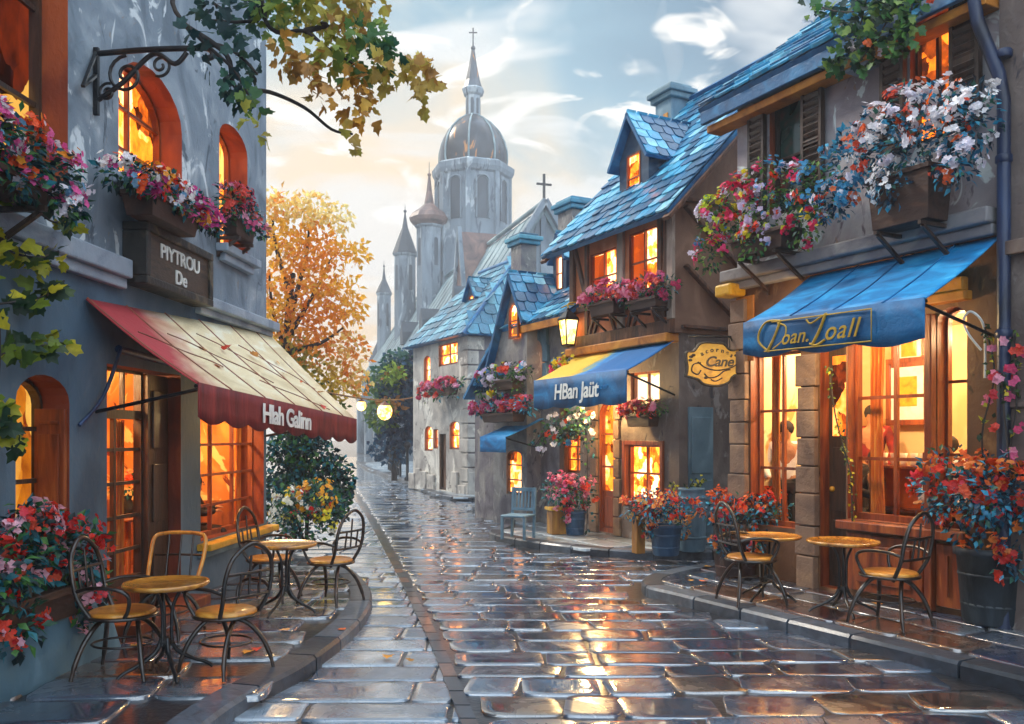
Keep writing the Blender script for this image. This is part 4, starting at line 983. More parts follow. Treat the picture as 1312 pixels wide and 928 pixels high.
def shutter(parent, x0, x1, z0, z1, y=.03, mat='dark_wood', open_=0):
    m = MB(); m.box(x0, x1, y, y+.035, z0, z1); n = int((z1-z0)/.085)
    for i in range(n):
        z = z0+.05+(z1-z0-.1)*i/n; m.bar((x0+.04, y+.045, z), (x1-.04, y+.045, z), .03, .05, (0, .7, 1))
    for x in (x0, x1-.04): m.box(x, x+.04, y+.035, y+.062, z0, z1)
    for z in (z0, (z0+z1)/2-.03, z1-.06): m.box(x0+.04, x1-.04, y+.035, y+.06, z, z+.06)
    m.build('shutter', mat, parent, bevel=.004)
shutter(rh, u1[0]-.3, u1[0]-.01, u1[2]-.06, u1[3]+.05); shutter(rh, u1[1]+.01, u1[1]+.27, u1[2]-.02, u1[3]+.0)
shutter(rh, u2[0]-.3, u2[0]-.01, u2[2], u2[3]); shutter(rh, u2[1]+.01, u2[1]+.28, u2[2], u2[3])
m = MB(); m.prism([(u1[0]-.3, u1[3]+.06), (u1[1]+.22, u1[3]+.06), (u1[1]+.16, u1[3]+.17), (u1[0]-.22, u1[3]+.17)], .003, .24); m.build('window_hood', 'bluegrey', rh, bevel=.012)
m = MB(); m.box(u2[1]+.34, u2[1]+.62, .003, .2, 5.45, 5.56); m.build('ledge_stone', 'ledge', rh, bevel=.015)
# roof
pit = rad(37); ev = (0, -math.cos(pit), math.sin(pit)); W_ = -rs0+.35
m = MB(); roof_slab(m, (rs0, .32, EZ-.12), (1, 0, 0), ev, W_, 4.6, .08, 1); tiles(m, (rs0, .34, EZ-.11), (1, 0, 0), ev, W_, 4.6, .3, .27, .03)
m.build('roof', ['slate', 'fascia'], rh)
m = MB(); m.box(rs0, .33, .24, .3, EZ-.32, EZ-.17); m.build('fascia', 'fascia', rh, bevel=.01)
m = MB(); m.box(rs0, .3, .003, .22, EZ-.42, EZ-.33); m.build('eaves_board', 'fascia_orange', rh, bevel=.01)
m = MB(); m.prism([(0, EZ-.0)] , 0, 0) if False else None
gm = MB(); gm.add([(0, 0, EZ), (0, -3.9, EZ), (0, -3.9, EZ+2.95)], [(0, 1, 2)], 0); gm.build('gable', 'right_wall', rh)

aw2, AP2 = awning('awning', 'long blue shop awning with golden script on its valance', FR, FR.s(1285), FR.s(1040), 3.5, 3.5, 1.0, .95, 2.88, 2.93, .33, 'blue_cloth', 'blue_valance', .05, 3, .04, (.2, .45, .7), 'blue_valance', wav=.02)
TR3 = (math.pi/2, 0, math.pi)
P_ = AP2(.66, 1)
lettering(aw2, 'oan.', .2, V(AP2(.66, 1))+V((0, .03, -.2)), TR3, 'gold_paint', .35, .001, 1.05, .004)
lettering(aw2, 'oall', .24, V(AP2(.4, 1))+V((0, .03, -.185)), TR3, 'gold_paint', .35, .001, 1.1, .004)
def stroke(parent, P, pts, r=.009, mat='gold_paint', name='lettering'):
    m = MB(); m.tube(spline([P+V((-x, .03, z)) for x, z in pts], 6), r, 6, mat=0); return m.build(name, mat, parent)
D0 = V(AP2(.84, 1))+V((0, 0, 0))
stroke(aw2, D0, [(.2, -.03), (.02, -.02), (-.08, -.1), (-.1, -.2), (-.02, -.28), (.05, -.32)], .011)        # swash of the D
stroke(aw2, D0, [(.2, -.03), (.12, -.18), (.02, -.32)], .014)
stroke(aw2, D0, [(.16, -.05), (.27, -.1), (.24, -.22), (.1, -.3)], .009)
L0 = V(AP2(.54, 1))
stroke(aw2, L0, [(-.1, -.05), (-.05, -.09), (.06, -.05), (.14, -.02)], .009); stroke(aw2, L0, [(.13, -.02), (.06, -.16), (-.03, -.29)], .014); stroke(aw2, L0, [(-.06, -.28), (.02, -.3), (.12, -.26)], .011)
E0, E1 = AP2(.85, 1), AP2(.24, 1)
ln = MB(); ln.tube([AP2(.8, 1)+V((0, .03, -.03)), E1+V((0, .03, -.03)), E1+V((0, .03, -.31)), AP2(.85, 1)+V((0, .03, -.315))], .007, 6); ln.build('border', 'gold_paint', aw2)

# golden hanging sign by the corner (faces the street end)
gs = thing('hanging_sign', 'golden scalloped hanging cafe sign with brown script between the two blue awnings', 'sign', at(914, 493, 10.32), rad(4))
hw, hz = .345, .5
outl = [(-.345, .1), (-.33, .2), (-.345, .38), (-.25, .4), (-.16, .5), (0, .505), (.12, .49), (.18, .43), (.24, .41), (.32, .43), (.345, .3), (.32, .16), (.34, .1), (.28, .12), (.22, .08), (.18, .02), (.05, -.02), (-.12, .0), (-.2, .06)]
def outline(s, off=0):
    c = V((0, .24)); out = []
    sp = spline([(x, 0, z) for x, z in outl]+[(outl[0][0], 0, outl[0][1])], 4)[:-1]
    for p in sp: d = V((p.x, p.z))-c; out.append((c.x+d.x*s, c.y+d.y*s))
    return out
m = MB(); m.prism(outline(1), -.02, .02); m.build('board', 'black_paint', gs, recalc=True)
m = MB(); m.prism(outline(.93), -.027, .027); m.build('face', 'gold', gs, recalc=True)
m = MB(); o_ = outline(.99)
for yy in (-.026, .026): m.tube([(x, yy, z) for x, z in o_], .012, 6, closed=True)
m.build('rim', 'board_frame', gs)
lettering(gs, 'Cane', .17, (.06, -.03, .27), (math.pi/2, 0, 0), 'black_paint', .3, .004, .95, .004)
for i, ch in enumerate('acornes'):
    a = rad(128-i*14); lettering(gs, ch, .075, (.02+math.cos(a)*.27, -.03, .2+math.sin(a)*.215), (math.pi/2, 0, 0), 'black_paint', 0, .002, 1, .003).rotation_euler = (math.pi/2, -(a-math.pi/2)*.6, 0)
stroke(gs, V((0, -.06, 0)), [(.26, .31), (.24, .2), (.15, .17), (.17, .25)], .01, 'black_paint', 'flourish') if False else None
for pts in ([(-.2, .27), (-.1, .2), (.04, .17), (.2, .2), (.27, .24)], [(-.16, .26), (-.25, .24), (-.27, .16), (-.2, .12), (-.16, .17)], [(-.12, .13), (-.06, .08), (.04, .1), (.12, .16), (.2, .18)], [(-.04, .06), (.02, .04), (.1, .08)]):
    m = MB(); m.tube(spline([(x, -.03, z) for x, z in pts], 6), .0085, 6); m.build('flourish', 'black_paint', gs)
for pp in ((-.28, .33), (-.25, .35), (-.29, .29), (.27, .35), (-.1, .08)):
    m = MB(); m.ball((pp[0], -.028, pp[1]), .022, 8, sq=(1.2, .3, .8)); m.build('leaf_mark', 'black_paint', gs)
m = MB(); m.tube([(-.3, 0, .58), (.5, .05, .58)], .014, 7); m.tube(spline([(.48, .05, .4), (.3, .03, .46), (.2, .0, .58)], 5), .01, 6); m.build('arm', 'iron', gs)
for x in (-.22, .2):
    m = MB(); m.tube([(x, 0, .44), (x, 0, .58)], .007, 6); m.build('hanger', 'iron', gs)

# room of the left shop
room(lh, .1, h_side[0]-.15, -.32, -2.2, .12, 2.72, .95, 'inside_red')
a, b, c, d, _ = h_door
room_or_added_lamp(FL, b-.35, -.85, 2.4, 120, (1, .64, .28)); room_or_added_lamp(FL, (h_shop[0]+h_shop[1])/2+.2, -.7, 2.3, 95, (1, .62, .26))
curtain(lh, a+.44, a+.6, c+.3, d-.45, -.36); curtain(lh, h_shop[0]+.02, h_shop[0]+.2, h_shop[2]+.05, h_shop[3], -.3); curtain(lh, h_shop[1]-.02, h_shop[1]-.22, h_shop[2]+.35, h_shop[3], -.3)
for i, (x, y_, zz) in enumerate(((b-.35, -.75, 1.35), (b-.6, -1.2, 1.2), (1.35, -1.1, 1.25))):
    dt_ = thing('round_table', ['small round wooden table inside the lit door of the left shop', 'round wooden table deep inside the left shop behind the lit door', 'round wooden table inside the left shop behind the seated guest'][i], 'table', FL.w(x, y_, .12), FL.rz)
    m = MB(); m.lathe([(.02, .7), (.28, .7), (.29, .725), (.02, .73)], 20); m.build('tabletop', 'inside_wood', dt_); m = MB(); m.lathe([(.16, 0), (.14, .03), (.03, .08), (.03, .7)], 14); m.build('pedestal', 'inside_wood', dt_)
    vz = thing('vase', ['dark vase of red flowers on the small table inside the lit door', 'dark vase of red flowers on the table deep inside the left shop', 'dark vase of red flowers on the table behind the seated guest'][i], 'vase', FL.w(x, y_, .85), FL.rz)
    m = MB(); m.lathe([(.05, 0), (.09, .06), (.08, .14), (.035, .2), (.05, .24)], 16); m.build('vase', 'coat_dark', vz)
    lf_, fl2 = MB(), MB(); scatter(lf_, fl2, [((0, 0, .36), (.14, .14, .12), 1)], 60, .07, 12, .03, ncol=6); lf_.build('foliage', 'leaf_mix', vz); fl2.build('blossoms', 'p_fire', vz)

room_or_added_lamp(FR, (r_bay[0]+r_bay[1])/2+.3, .55, 2.72, 60, (1, .64, .27)); room_or_added_lamp(FL, (h_shop[0]+h_shop[1])/2, .55, 1.95, 16, (1, .66, .3))  # bodiless warm lights added under the right and left awnings
# things inside the right shop, seen through the glass
def rin(px, py, depth):
    t = -depth; return FR.w(FR.s(px, t), t, FR.z(px, py, t))
def picture(label, px, py, depth, w, h):
    th = thing('framed_picture', label, 'picture', rin(px, py, depth), FR.rz, 'framed pictures on the shop wall')
    m = MB(); f = .07
    m.box(-w/2, w/2, 0, .04, 0, f); m.box(-w/2, w/2, 0, .04, h-f, h); m.box(-w/2, -w/2+f, 0, .039, f, h-f); m.box(w/2-f, w/2, 0, .039, f, h-f); m.build('frame', 'red_wood', th, bevel=.006)
    m = MB(); m.box(-w/2+f, w/2-f, .004, .02, f, h-f); m.build('mount', 'shirt', th)
    m = MB(); m.box(-w*.22, w*.22, .02, .026, h*.28, h*.72); m.build('artwork', 'gold', th)
picture('larger framed picture on the shop back wall behind the big window', 1164, 545, 2.2, .62, .85)
picture('smaller framed picture hanging above the larger one in the big window', 1166, 470, 2.2, .5, .45)
pp = rin(1118, 560, 1.9); person('standing guest in red brown coat behind the upper panes of the big window', (pp.x, pp.y, .42), FR.rz+rad(25), 'stand', 'coat_red', 1.0)
pp = rin(1124, 640, .75); person('seated guest in dark coat behind the lower left panes of the big window', (pp.x, pp.y, .42), FR.rz+rad(-30), 'sit', 'coat_dark', .92)
stl = thing('stool', 'wooden stool under the seated guest inside the big window', 'stool', (pp.x, pp.y, .12), FR.rz)
m = MB(); m.lathe([(.02, .62), (.19, .62), (.2, .65), (.19, .68), (.02, .68)], 18); m.build('seat', 'red_wood', stl)
for k in range(4):
    a = k*1.571+.7; m = MB(); m.tube([(math.cos(a)*.12, math.sin(a)*.12, .62), (math.cos(a)*.19, math.sin(a)*.19, 0)], .02, 7); m.build('leg', 'red_wood', stl)
pp = rin(1007, 545, .6); person('standing guest in pale shirt behind the left window of the right shop', (pp.x, pp.y, .3), FR.rz+rad(40), 'stand', 'shirt', .95)
pp = rin(987, 560, .75); person('guest in red brown coat beside the pale shirted guest in the left window', (pp.x, pp.y, .25), FR.rz+rad(-40), 'stand', 'coat_red', .9)
pp = rin(1216, 560, .55); person('guest in pale shirt behind the narrow side window by the dark corner', (pp.x, pp.y, .2), FR.rz, 'stand', 'shirt', .9)
sf = thing('display_shelf', 'wooden display shelf inside the lower right of the big window', 'shelf', rin(1158, 655, .55), FR.rz)
wS = .62
m = MB(); m.box(-wS/2, wS/2, -.12, .12, .45, .475); m.build('shelf_board', 'red_wood', sf); m = MB(); m.box(-wS/2, wS/2, -.12, .12, .0, .03); m.build('shelf_board', 'red_wood', sf)
for x in (-wS/2-.02, wS/2):
    m = MB(); m.box(x, x+.02, -.12, .12, -.7, .62); m.build('upright', 'red_wood', sf)
m = MB(); m.box(-wS/2, wS/2, -.12, -.1, -.7, .46); m.build('back_panel', 'orange_leaf', sf)
for i in range(5):
    cp = MB(); cp.lathe([(.01, 0), (.03, 0), (.034, .03), (.028, .08), (.04, .13), (.034, .13), (.02, .04)], 12)
    o = cp.build('cup', 'cup'); k_ = sf.location; ux = FR.u*(-.24+.12*i); o.location = (k_.x+ux.x, k_.y+ux.y, k_.z+.476)
    tag(o, 'pale cup standing in the row on the display shelf', 'cup', 'cups on the display shelf')

# flowers on and before the right house
def wb_r(*a, **k): return window_box(FR, *a, **k)
wb_r('big flower box overflowing with white and orange blooms under the upper right window', .38, 1078, 1268, 100, 222, 288, 'p_white', leafm='leaf_teal', nleaf=1500, ls=.075, ncl=120, fs=.03, droop=.26, depth=.34, tf=.42)
wb_r('flower box of lilac, pink and yellow blooms under the shuttered window', .34, 912, 1062, 200, 300, 324, 'p_lilac', leafm='leaf_green', nleaf=1200, ls=.07, ncl=110, fs=.03, droop=.26, depth=.32, tf=.45)
g1 = gnd(942, 738, T); pot_plant('maroon tub of orange and red flowers at the left end of the right shop', g1, .27, .46, .58, .55, 'p_coral', 'tub_maroon', 'leaf_teal', 1200, .075, 100, .03, wide=1.0, lean=(.36, .1))
g2 = gnd(1272, 797, T); pot_plant('large dark bucket of orange and red flowers at the right edge', g2, .3, .66, .98, .62, 'p_coral', 'tub_dark', 'leaf_teal', 1700, .075, 130, .032, lean=(-.12, 0))
# thin climbers
def climber(label, stems, leafm, nleaf, ls, pet=None, ncl=0, fs=.03, sp=.09, cat='climber', lobed=False, name='climbing_plant', group=None):
    th = thing(name, label, cat, stems[0][0], 0, group); o = V(stems[0][0])
    sb, lf, fl = MB(), MB(), MB()
    for st in stems:
        pts = spline([V(p)-o for p in st], 6); sb.tube(pts, .008, 5)
        for _ in range(nleaf//len(stems)):
            p = R.choice(pts)+rdir()*R.uniform(.2, 1)*sp; d = (rdir()+V((0, -.3, -.5))).normalized()
            if lobed: lf.lobed(p, d, V((0, -1, .5))+rdir()*.5, ls*R.uniform(.6, 1.2), R.random())
            else: lf.leaf(p, d, V((0, -1, .5))+rdir()*.5, ls*R.uniform(.6, 1.2), ls*R.uniform(.4, .7), R.random())
        for _ in range(ncl//max(1, len(stems))):
            p = R.choice(pts)+rdir()*sp; tn = (R.randrange(NCOL[pet])+.5)/NCOL[pet]
            for _k in range(4): fl.floret(p+rdir()*.035, V((-.3, -1, .3))+rdir()*.5, fs*R.uniform(.7, 1.2), tn)
    sb.build('stem', 'bark', th); lf.build('foliage', leafm, th)
    if ncl: fl.build('blossoms', pet, th)
    return th
def fr(px, py, t=.12): return FR.w(FR.s(px, t), t, FR.z(px, py, t))
climber('thin climber with pink and orange flowers on the dark corner beside the bay window', [[fr(1268, 640), fr(1258, 560), fr(1274, 480), fr(1262, 420)], [fr(1285, 620), fr(1302, 520), fr(1300, 430)]], 'leaf_yellow', 90, .07, 'p_pink', 14, .035, .08)
climber('slender climber with small yellow green leaves beside the brown shop door', [[fr(1092, 668), fr(1090, 610), fr(1080, 570), fr(1070, 530), fr(1062, 470)]], 'leaf_yellow', 90, .05, None, 0, sp=.05)
climber('leafy creeper hanging from the eaves at the top right', [[fr(1180, -20, .5), fr(1120, 10, .5), fr(1075, 15, .5), fr(1042, 5, .5)], [fr(1150, -10, .5), fr(1130, 40, .5), fr(1100, 80, .5)], [fr(1110, 0, .5), fr(1095, 50, .5), fr(1060, 85, .45)], [fr(1170, -15, .5), fr(1165, 30, .5), fr(1150, 60, .5)]], 'leaf_green', 420, .1, 'p_white', 8, .04, .17, lobed=True)
# drain pipe and wrought hook
dp = thing('drainpipe', 'blue cranked drainpipe running down the right end of the corner shop', 'drainpipe', FR.w(FR.s(1286, .1), .1, 0), FR.rz)
s_ = FR.s(1286, .1)
m = MB(); m.tube([(0, 0, .1), (0, 0, FR.z(1283, 130, .1)), (.03, .02, FR.z(1283, 95, .1)), (.16, .12, FR.z(1265, 30, .1)), (.2, .14, FR.z(1258, -20, .1)), (.2, .14, EZ)], .055, 10); m.build('pipe', 'pipe', dp)
for zz in (1.0, 2.6, 4.1, 5.0):
    m = MB(); m.lathe([(.06, 0), (.068, .01), (.068, .06), (.06, .07)], 12, (0, 0, zz)); m.build('collar', 'pipe', dp)
hk = thing('wall_hook', 'small white wrought iron hook on the dark corner right of the bay', 'hook', fr(1262, 470, .06), FR.rz)
m = MB(); hh_ = FR.z(1262, 400)-FR.z(1262, 470)
m.tube(spline([(0, 0, -.1), (0, .0, hh_*.55), (.0, .06, hh_*.85), (.06, .12, hh_), (.12, .12, hh_*.85), (.1, .08, hh_*.6), (.02, .02, hh_*.3)], 6), .011, 6); m.build('hook', 'white_paint', hk)
# neighbour at the right edge
nb_ = thing('neighbour_house', 'dark grey house wall cut off by the right edge', 'house', FR.w(rs0, 0, 0), FR.rz)
m = MB(); m.box(-7, -.02, -6, .06, -.02, 8.5); m.build('wall', 'dark_wall', nb_)
m = MB(); m.box(-7, -.1, .06, .14, 3.3, 3.42); m.box(-7, -.1, .06, .1, 2.0, 2.06); m.build('ledge', 'dark_wall', nb_, bevel=.01)
climber('pink blossoms on a thin climber at the grey wall of the right edge', [[FR.w(rs0-.1, .15, 2.3), FR.w(rs0-.15, .2, 2.0), FR.w(rs0-.2, .2, 1.5)]], 'leaf_yellow', 24, .06, 'p_pink', 8, .035, .07)

# ================================================================== MIDDLE: timber framed house
FT_ = Facade(2.49, 12.8, (-.467, .884))
tw_ = 2.75; TE = 5.28; ZJ = 3.3
th_ = thing('timber_house', 'half timbered house with bright blue slate roof, dormer and tall chimney', 'house', FT_.o, FT_.rz)
t_door = (FT_.s(788), FT_.s(768), .14, 2.35, .26); t_win = (FT_.s(848), FT_.s(803), .72, 1.62, 0); t_sm = (FT_.s(845), FT_.s(808), 2.28, 2.78, 0)
tu1 = (FT_.s(797), FT_.s(764), 4.02, 4.86, 0); tu2 = (FT_.s(851), FT_.s(814), 4.02, 4.98, 0)
jt = .12
m = MB()
wall(m, 0, tw_, -.02, ZJ, [t_door, t_win, t_sm], .16, 0, 2); shell(m, 0, tw_, -.02, ZJ, 4.4)
m.build('ground_wall', ['dark_wall', 'dark_wall', 'red_wood'], th_)
m = MB()
wall(m, -.05, tw_+.05, ZJ, TE, [tu1, tu2], .12, 0, 2, y=jt)
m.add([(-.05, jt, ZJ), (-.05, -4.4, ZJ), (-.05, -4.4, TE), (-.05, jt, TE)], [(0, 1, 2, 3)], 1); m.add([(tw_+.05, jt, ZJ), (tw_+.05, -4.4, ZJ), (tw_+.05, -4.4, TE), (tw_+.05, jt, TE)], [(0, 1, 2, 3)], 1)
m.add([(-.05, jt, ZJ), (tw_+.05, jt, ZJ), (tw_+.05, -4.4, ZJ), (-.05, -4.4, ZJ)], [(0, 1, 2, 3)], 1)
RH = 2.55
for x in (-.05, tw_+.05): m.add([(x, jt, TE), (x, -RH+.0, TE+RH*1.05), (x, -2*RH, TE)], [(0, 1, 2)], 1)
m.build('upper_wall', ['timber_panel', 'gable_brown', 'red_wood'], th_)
M['timber'] = brush('timber', ['#3c2418', '#5a3622', '#7a4e32'], 4, (3, 3, .6), .55, .4)
M['timber_pale'] = brush('timber_pale', ['#86746a', '#a39082', '#b8a798'], 4, (3, 3, .6), .6, .4)
def beam(pts, w=.1, d=.05, mat='timber', y=jt):
    mb = MB()
    for p, q in zip(pts, pts[1:]): mb.bar((p[0], y+d/2, p[1]), (q[0], y+d/2, q[1]), d, w, (1, 0, 0) if abs(q[0]-p[0]) < abs(q[1]-p[1])*0 else (0, 0, 1) if abs(q[1]-p[1]) < abs(q[0]-p[0]) else (1, 0, 0))
    return mb.build('timber', mat, th_, bevel=.008)
beam([(-.06, ZJ+.09), (tw_+.06, ZJ+.09)], .2, .09)
m = MB(); m.box(-.02, tw_+.1, .01, .26, ZJ-.14, ZJ-.002); m.build('jetty_beam', 'fascia_orange', th_, bevel=.02)
beam([(-.06, TE-.06), (tw_+.06, TE-.06)], .15, .08, 'timber_pale')
beam([(0, ZJ+.2), (0, TE-.14)], .13, .065, 'timber_pale'); beam([(tw_, ZJ+.2), (tw_, TE-.14)], .13, .065)
mid = (tu1[0]+tu2[1])/2
beam([(mid, ZJ+.2), (mid, TE-.14)], .16, .06, 'timber_pale'); beam([(tu2[0]-.09, ZJ+.2), (tu2[0]-.09, TE-.14)], .1, .055)
beam([(tu2[0]-.17, ZJ+.25), (.07, TE-.18)], .1, .05); beam([(tu1[1]+.04, 4.0), (tw_-.05, TE-.2)], .09, .05)
beam([(tu1[1]+.07, ZJ+.2), (tu1[1]+.07, TE-.14)], .09, .052)
beam([(-.0, 3.96), (tw_, 3.96)], .1, .056)
for h in (tu1, tu2):
    c = (h[0]+h[1])/2
    for sgn in (-1, 1): beam([(c+sgn*.38, ZJ+.2), (c+sgn*.28, ZJ+.42), (c+sgn*.06, ZJ+.56)], .06, .045)
    beam([(c, ZJ+.5), (c, 3.92)], .07, .044)
    beam([(c+.24, ZJ+.2), (c+.1, ZJ+.45)], .05, .043)
# side braces on the gable end (local x = -.05 plane)
for (y0, z0, y1, z1) in ((-.05, TE-.1, -1.5, ZJ+.75), (-.05, ZJ+1.0, -1.3, ZJ+.05), (-1.6, TE, -1.6, ZJ), (-.0, TE, -4.3, TE), (-.0, ZJ+.09, -4.3, ZJ+.09), (-1.62, ZJ+.9, -2.9, TE-.1)):
    mb = MB(); mb.bar((-.075, y0, z0), (-.075, y1, z1), .05, .13, (1, 0, 0)); mb.build('timber', 'timber', th_, bevel=.008)
def casement(parent, h, y, dep=.12):
    """one orange inner shutter leaf and one pale lit sash"""
    window(parent, h, .1, 2, 2, 'red_wood', 'glow_small', .045, y=y)
    a, b, c, d, _ = h; mb = MB(); mb.box((a+b)/2+.0, b-.03, y-.085, y-.07, c+.03, d-.03)
    mb.build('blind', 'glow_blind', parent)
M['orange_leaf'] = brush('orange_leaf', ['#a8440f', '#c8581a', '#e07a28'], 3, rough=.5, bump=.2)
casement(th_, tu1, jt); casement(th_, tu2, jt)
window(th_, t_win, .14, 2, 2, 'red_wood', 'glow_small', .06); window(th_, t_sm, .14, 2, 1, 'red_wood', 'glow_pale', .055)
a, b, c, d, r_ = t_door
room_or_added_lamp(FT_, (t_door[0]+t_win[1])/2, .55, 2.3, 90, (1, .66, .27))  # added warm light without a body, under the middle awning
dr = window(th_, t_door, .12, 1, 4, 'red_wood', 'glow_orange', .06, name='door')
m = MB(); m.box(a+.03, b-.03, -.1, -.055, c, c+.7); m.box(a+.1, b-.1, -.055, -.04, c+.1, c+.6); m.build('door_panel', 'red_wood', th_, bevel=.006)
m = MB()
for zz in (0, 1, 2, 3, 4, 5, 6):
    m.box(b+.02, b+.24-.03*(zz % 2), .003, .06, .12+zz*.32, .12+zz*.32+.3)
m.build('stone_jamb', 'pier', th_, bevel=.012); m = MB()
for zz in range(7): m.box(a-.2+.03*(zz % 2), a-.02, .003, .06, .12+zz*.32, .12+zz*.32+.3)
m.build('stone_jamb', 'pier', th_, bevel=.012)
fr_ = MB(); a, b, c, d, _ = t_win
fr_.box(a-.07, a, .003, .05, c-.07, d+.07); fr_.box(b, b+.07, .003, .05, c-.07, d+.07); fr_.box(a, b, .003, .048, d, d+.07); fr_.box(a-.02, b+.02, .003, .09, c-.08, c-.005); fr_.build('window_frame', 'red_wood', th_, bevel=.006)
# alley side: blue grey door and its boards on the gable end
m = MB(); m.box(-.05, -.003, -.62, -.16, .12, 2.2); m.box(-.07, -.05, -.58, -.2, .3, 1.1); m.box(-.07, -.05, -.58, -.2, 1.2, 2.05); m.build('side_door', 'bluegrey', th_, bevel=.008)
# roof
pitch = math.atan(1.05); evt = (0, -math.cos(pitch), math.sin(pitch)); HT = (RH+.55)/math.cos(pitch)
m = MB(); o0 = (-.4, jt+.42, TE-.32)
roof_slab(m, o0, (1, 0, 0), evt, tw_+.85, HT, .07, 1); tiles(m, (o0[0], o0[1]+.015, o0[2]+.012), (1, 0, 0), evt, tw_+.85, HT, .27, .25, .03)
ev2 = (0, math.cos(pitch), math.sin(pitch)); roof_slab(m, (-.4, -2*RH-.4, TE-.32), (1, 0, 0), ev2, tw_+.85, HT, .07, 1)
m.build('roof', ['slate', 'fascia'], th_)
m = MB()
for x in (-.38, tw_+.38): m.bar((x, jt+.42, TE-.42), (x, -RH, TE-.42+RH*1.05+.5), .06, .16, (1, 0, 0))
m.build('bargeboard', 'timber', th_, bevel=.01)
# dormer
def dormer(parent, x, y, z0, w, h, dp, roofm='slate', win='glow_small', rise=.42, over=.14):
    mb = MB(); wh = (x-w*.22, x+w*.22, z0+.1, z0+h-.06, 0)
    wall(mb, x-w/2, x+w/2, z0-.4, z0+h, [wh], .06, 0, 0, y=y)
    mb.add([(x-w/2, y, z0+h), (x+w/2, y, z0+h), (x, y, z0+h+w*rise)], [(0, 1, 2)], 0)
    for xx in (x-w/2, x+w/2): mb.add([(xx, y, z0-.4), (xx, y-dp, z0-.4), (xx, y-dp, z0+h), (xx, y, z0+h)], [(0, 1, 2, 3)], 0)
    dm = mb.build('dormer', 'fascia_dark', parent)
    window(dm, wh, .06-y if False else .06, 1, 2, 'red_wood', win, .035, y=y)
    rb = MB(); sl = math.atan2(w*rise, w/2); L = (w/2+over)/math.cos(sl)
    for sg in (-1, 1):
        p0 = V((x+sg*(w/2+over), y+over, z0+h-over*math.tan(sl))); e = V((-sg*math.cos(sl), 0, math.sin(sl)))
        if sg > 0: roof_slab(rb, p0, (0, -1, 0), e, dp+over, L, .05, 1); tiles(rb, p0+V((0, 0, .01)), (0, -1, 0), e, dp+over, L, .24, .2, .02)
        else: roof_slab(rb, p0, (0, -1, 0), e, dp+over, L, .05, 1); tiles(rb, p0+V((0, 0, .01)), (0, -1, 0), e, dp+over, L, .24, .2, .02)
    rb.build('dormer_roof', [roofm, 'fascia'], parent); return dm
M['fascia_dark'] = brush('fascia_dark', ['#1e2f45', '#2a4058', '#3a5268'], 3, rough=.6, bump=.3)
def dormer_at(F, parent, px, pyb, pyt, tline, **k): pass
dx = FT_.s(812, -.35); dz = FT_.z(812, 262, -.35)
dormer(th_, dx, -.35, TE+.32, .82, .95, 1.9, rise=.75, over=.16)
# chimney on the ridge
def chimney(parent, x, y, z0, z1, w, d, mat='grey_wall', cap='bluegrey', patch=None):
    mb = MB(); mb.box(x-w/2, x+w/2, y-d/2, y+d/2, z0, z1); ch = mb.build('chimney', mat, parent, bevel=.02)
    mb = MB(); mb.box(x-w/2-.07, x+w/2+.07, y-d/2-.07, y+d/2+.07, z1, z1+.1); mb.box(x-w/2-.12, x+w/2+.12, y-d/2-.12, y+d/2+.12, z1+.1, z1+.2); mb.box(x-w/2-.04, x+w/2+.04, y-d/2-.04, y+d/2+.04, z1+.2, z1+.27)
    mb.build('chimney_cap', cap, ch, bevel=.02)
    if patch: mb = MB(); mb.box(x-w*.3, x-w*.05, y+d/2+.003, y+d/2+.02, *patch); mb.build('brick_patch', 'fascia_orange', ch)
ty = -2.2; cx_ = FT_.s(861, ty)
chimney(th_, cx_, ty, TE+1.2, FT_.z(861, 132, ty), .5, .42, 'barrel', 'bluegrey', (FT_.z(861, 165, ty), FT_.z(861, 150, ty)))

def mid_glow_cloth():
    m, nt, b = _new('mid_glow_cloth')
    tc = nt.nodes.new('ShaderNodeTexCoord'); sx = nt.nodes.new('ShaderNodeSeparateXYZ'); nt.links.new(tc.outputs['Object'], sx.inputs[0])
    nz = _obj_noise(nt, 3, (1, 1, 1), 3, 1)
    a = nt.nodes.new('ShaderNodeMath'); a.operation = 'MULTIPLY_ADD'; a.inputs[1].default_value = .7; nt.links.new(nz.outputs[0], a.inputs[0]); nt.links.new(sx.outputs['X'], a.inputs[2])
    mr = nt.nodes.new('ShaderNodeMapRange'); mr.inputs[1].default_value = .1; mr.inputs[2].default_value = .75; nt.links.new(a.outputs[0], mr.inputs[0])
    rp = _ramp(nt, ['#1667a8', '#1f86cc', '#8aa07a', '#e0ac28', '#efc040']); nt.links.new(mr.outputs[0], rp.inputs[0])  # yellow end is a warm glow painted into the blue cloth
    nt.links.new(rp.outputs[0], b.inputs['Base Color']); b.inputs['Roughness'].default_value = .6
    n2 = _obj_noise(nt, 16); _bump(nt, b, n2.outputs[0], .3); M['mid_glow_cloth'] = m
mid_glow_cloth()
aw3, AP3 = awning('awning', 'blue awning with painted yellow glow and a white painted name on its valance', FT_, FT_.s(871), FT_.s(745), 3.24, 3.24, .93, .93, 2.71, 2.71, .47, 'mid_glow_cloth', 'blue_valance', .035, 4, .04, (), 'seam', wav=.015)
cloth_text(aw3, AP3, .5, -.24, 'HBan Jaüt', .35, 'white_paint', .12, .006, .95, .98)
lettering(aw3, 'pour', .13, V(AP3(.22, 1))+V((0, .03, -.2)), TR3, 'blue_cloth', .2, .0, 1.1, .003)
window_box(FT_, 'flower box of pink blooms under the left upper timber framed window', .32, 752, 806, 360, 388, 404, 'p_pink', nleaf=420, ls=.07, ncl=34, fs=.04, droop=.12, depth=.26, trail=False)
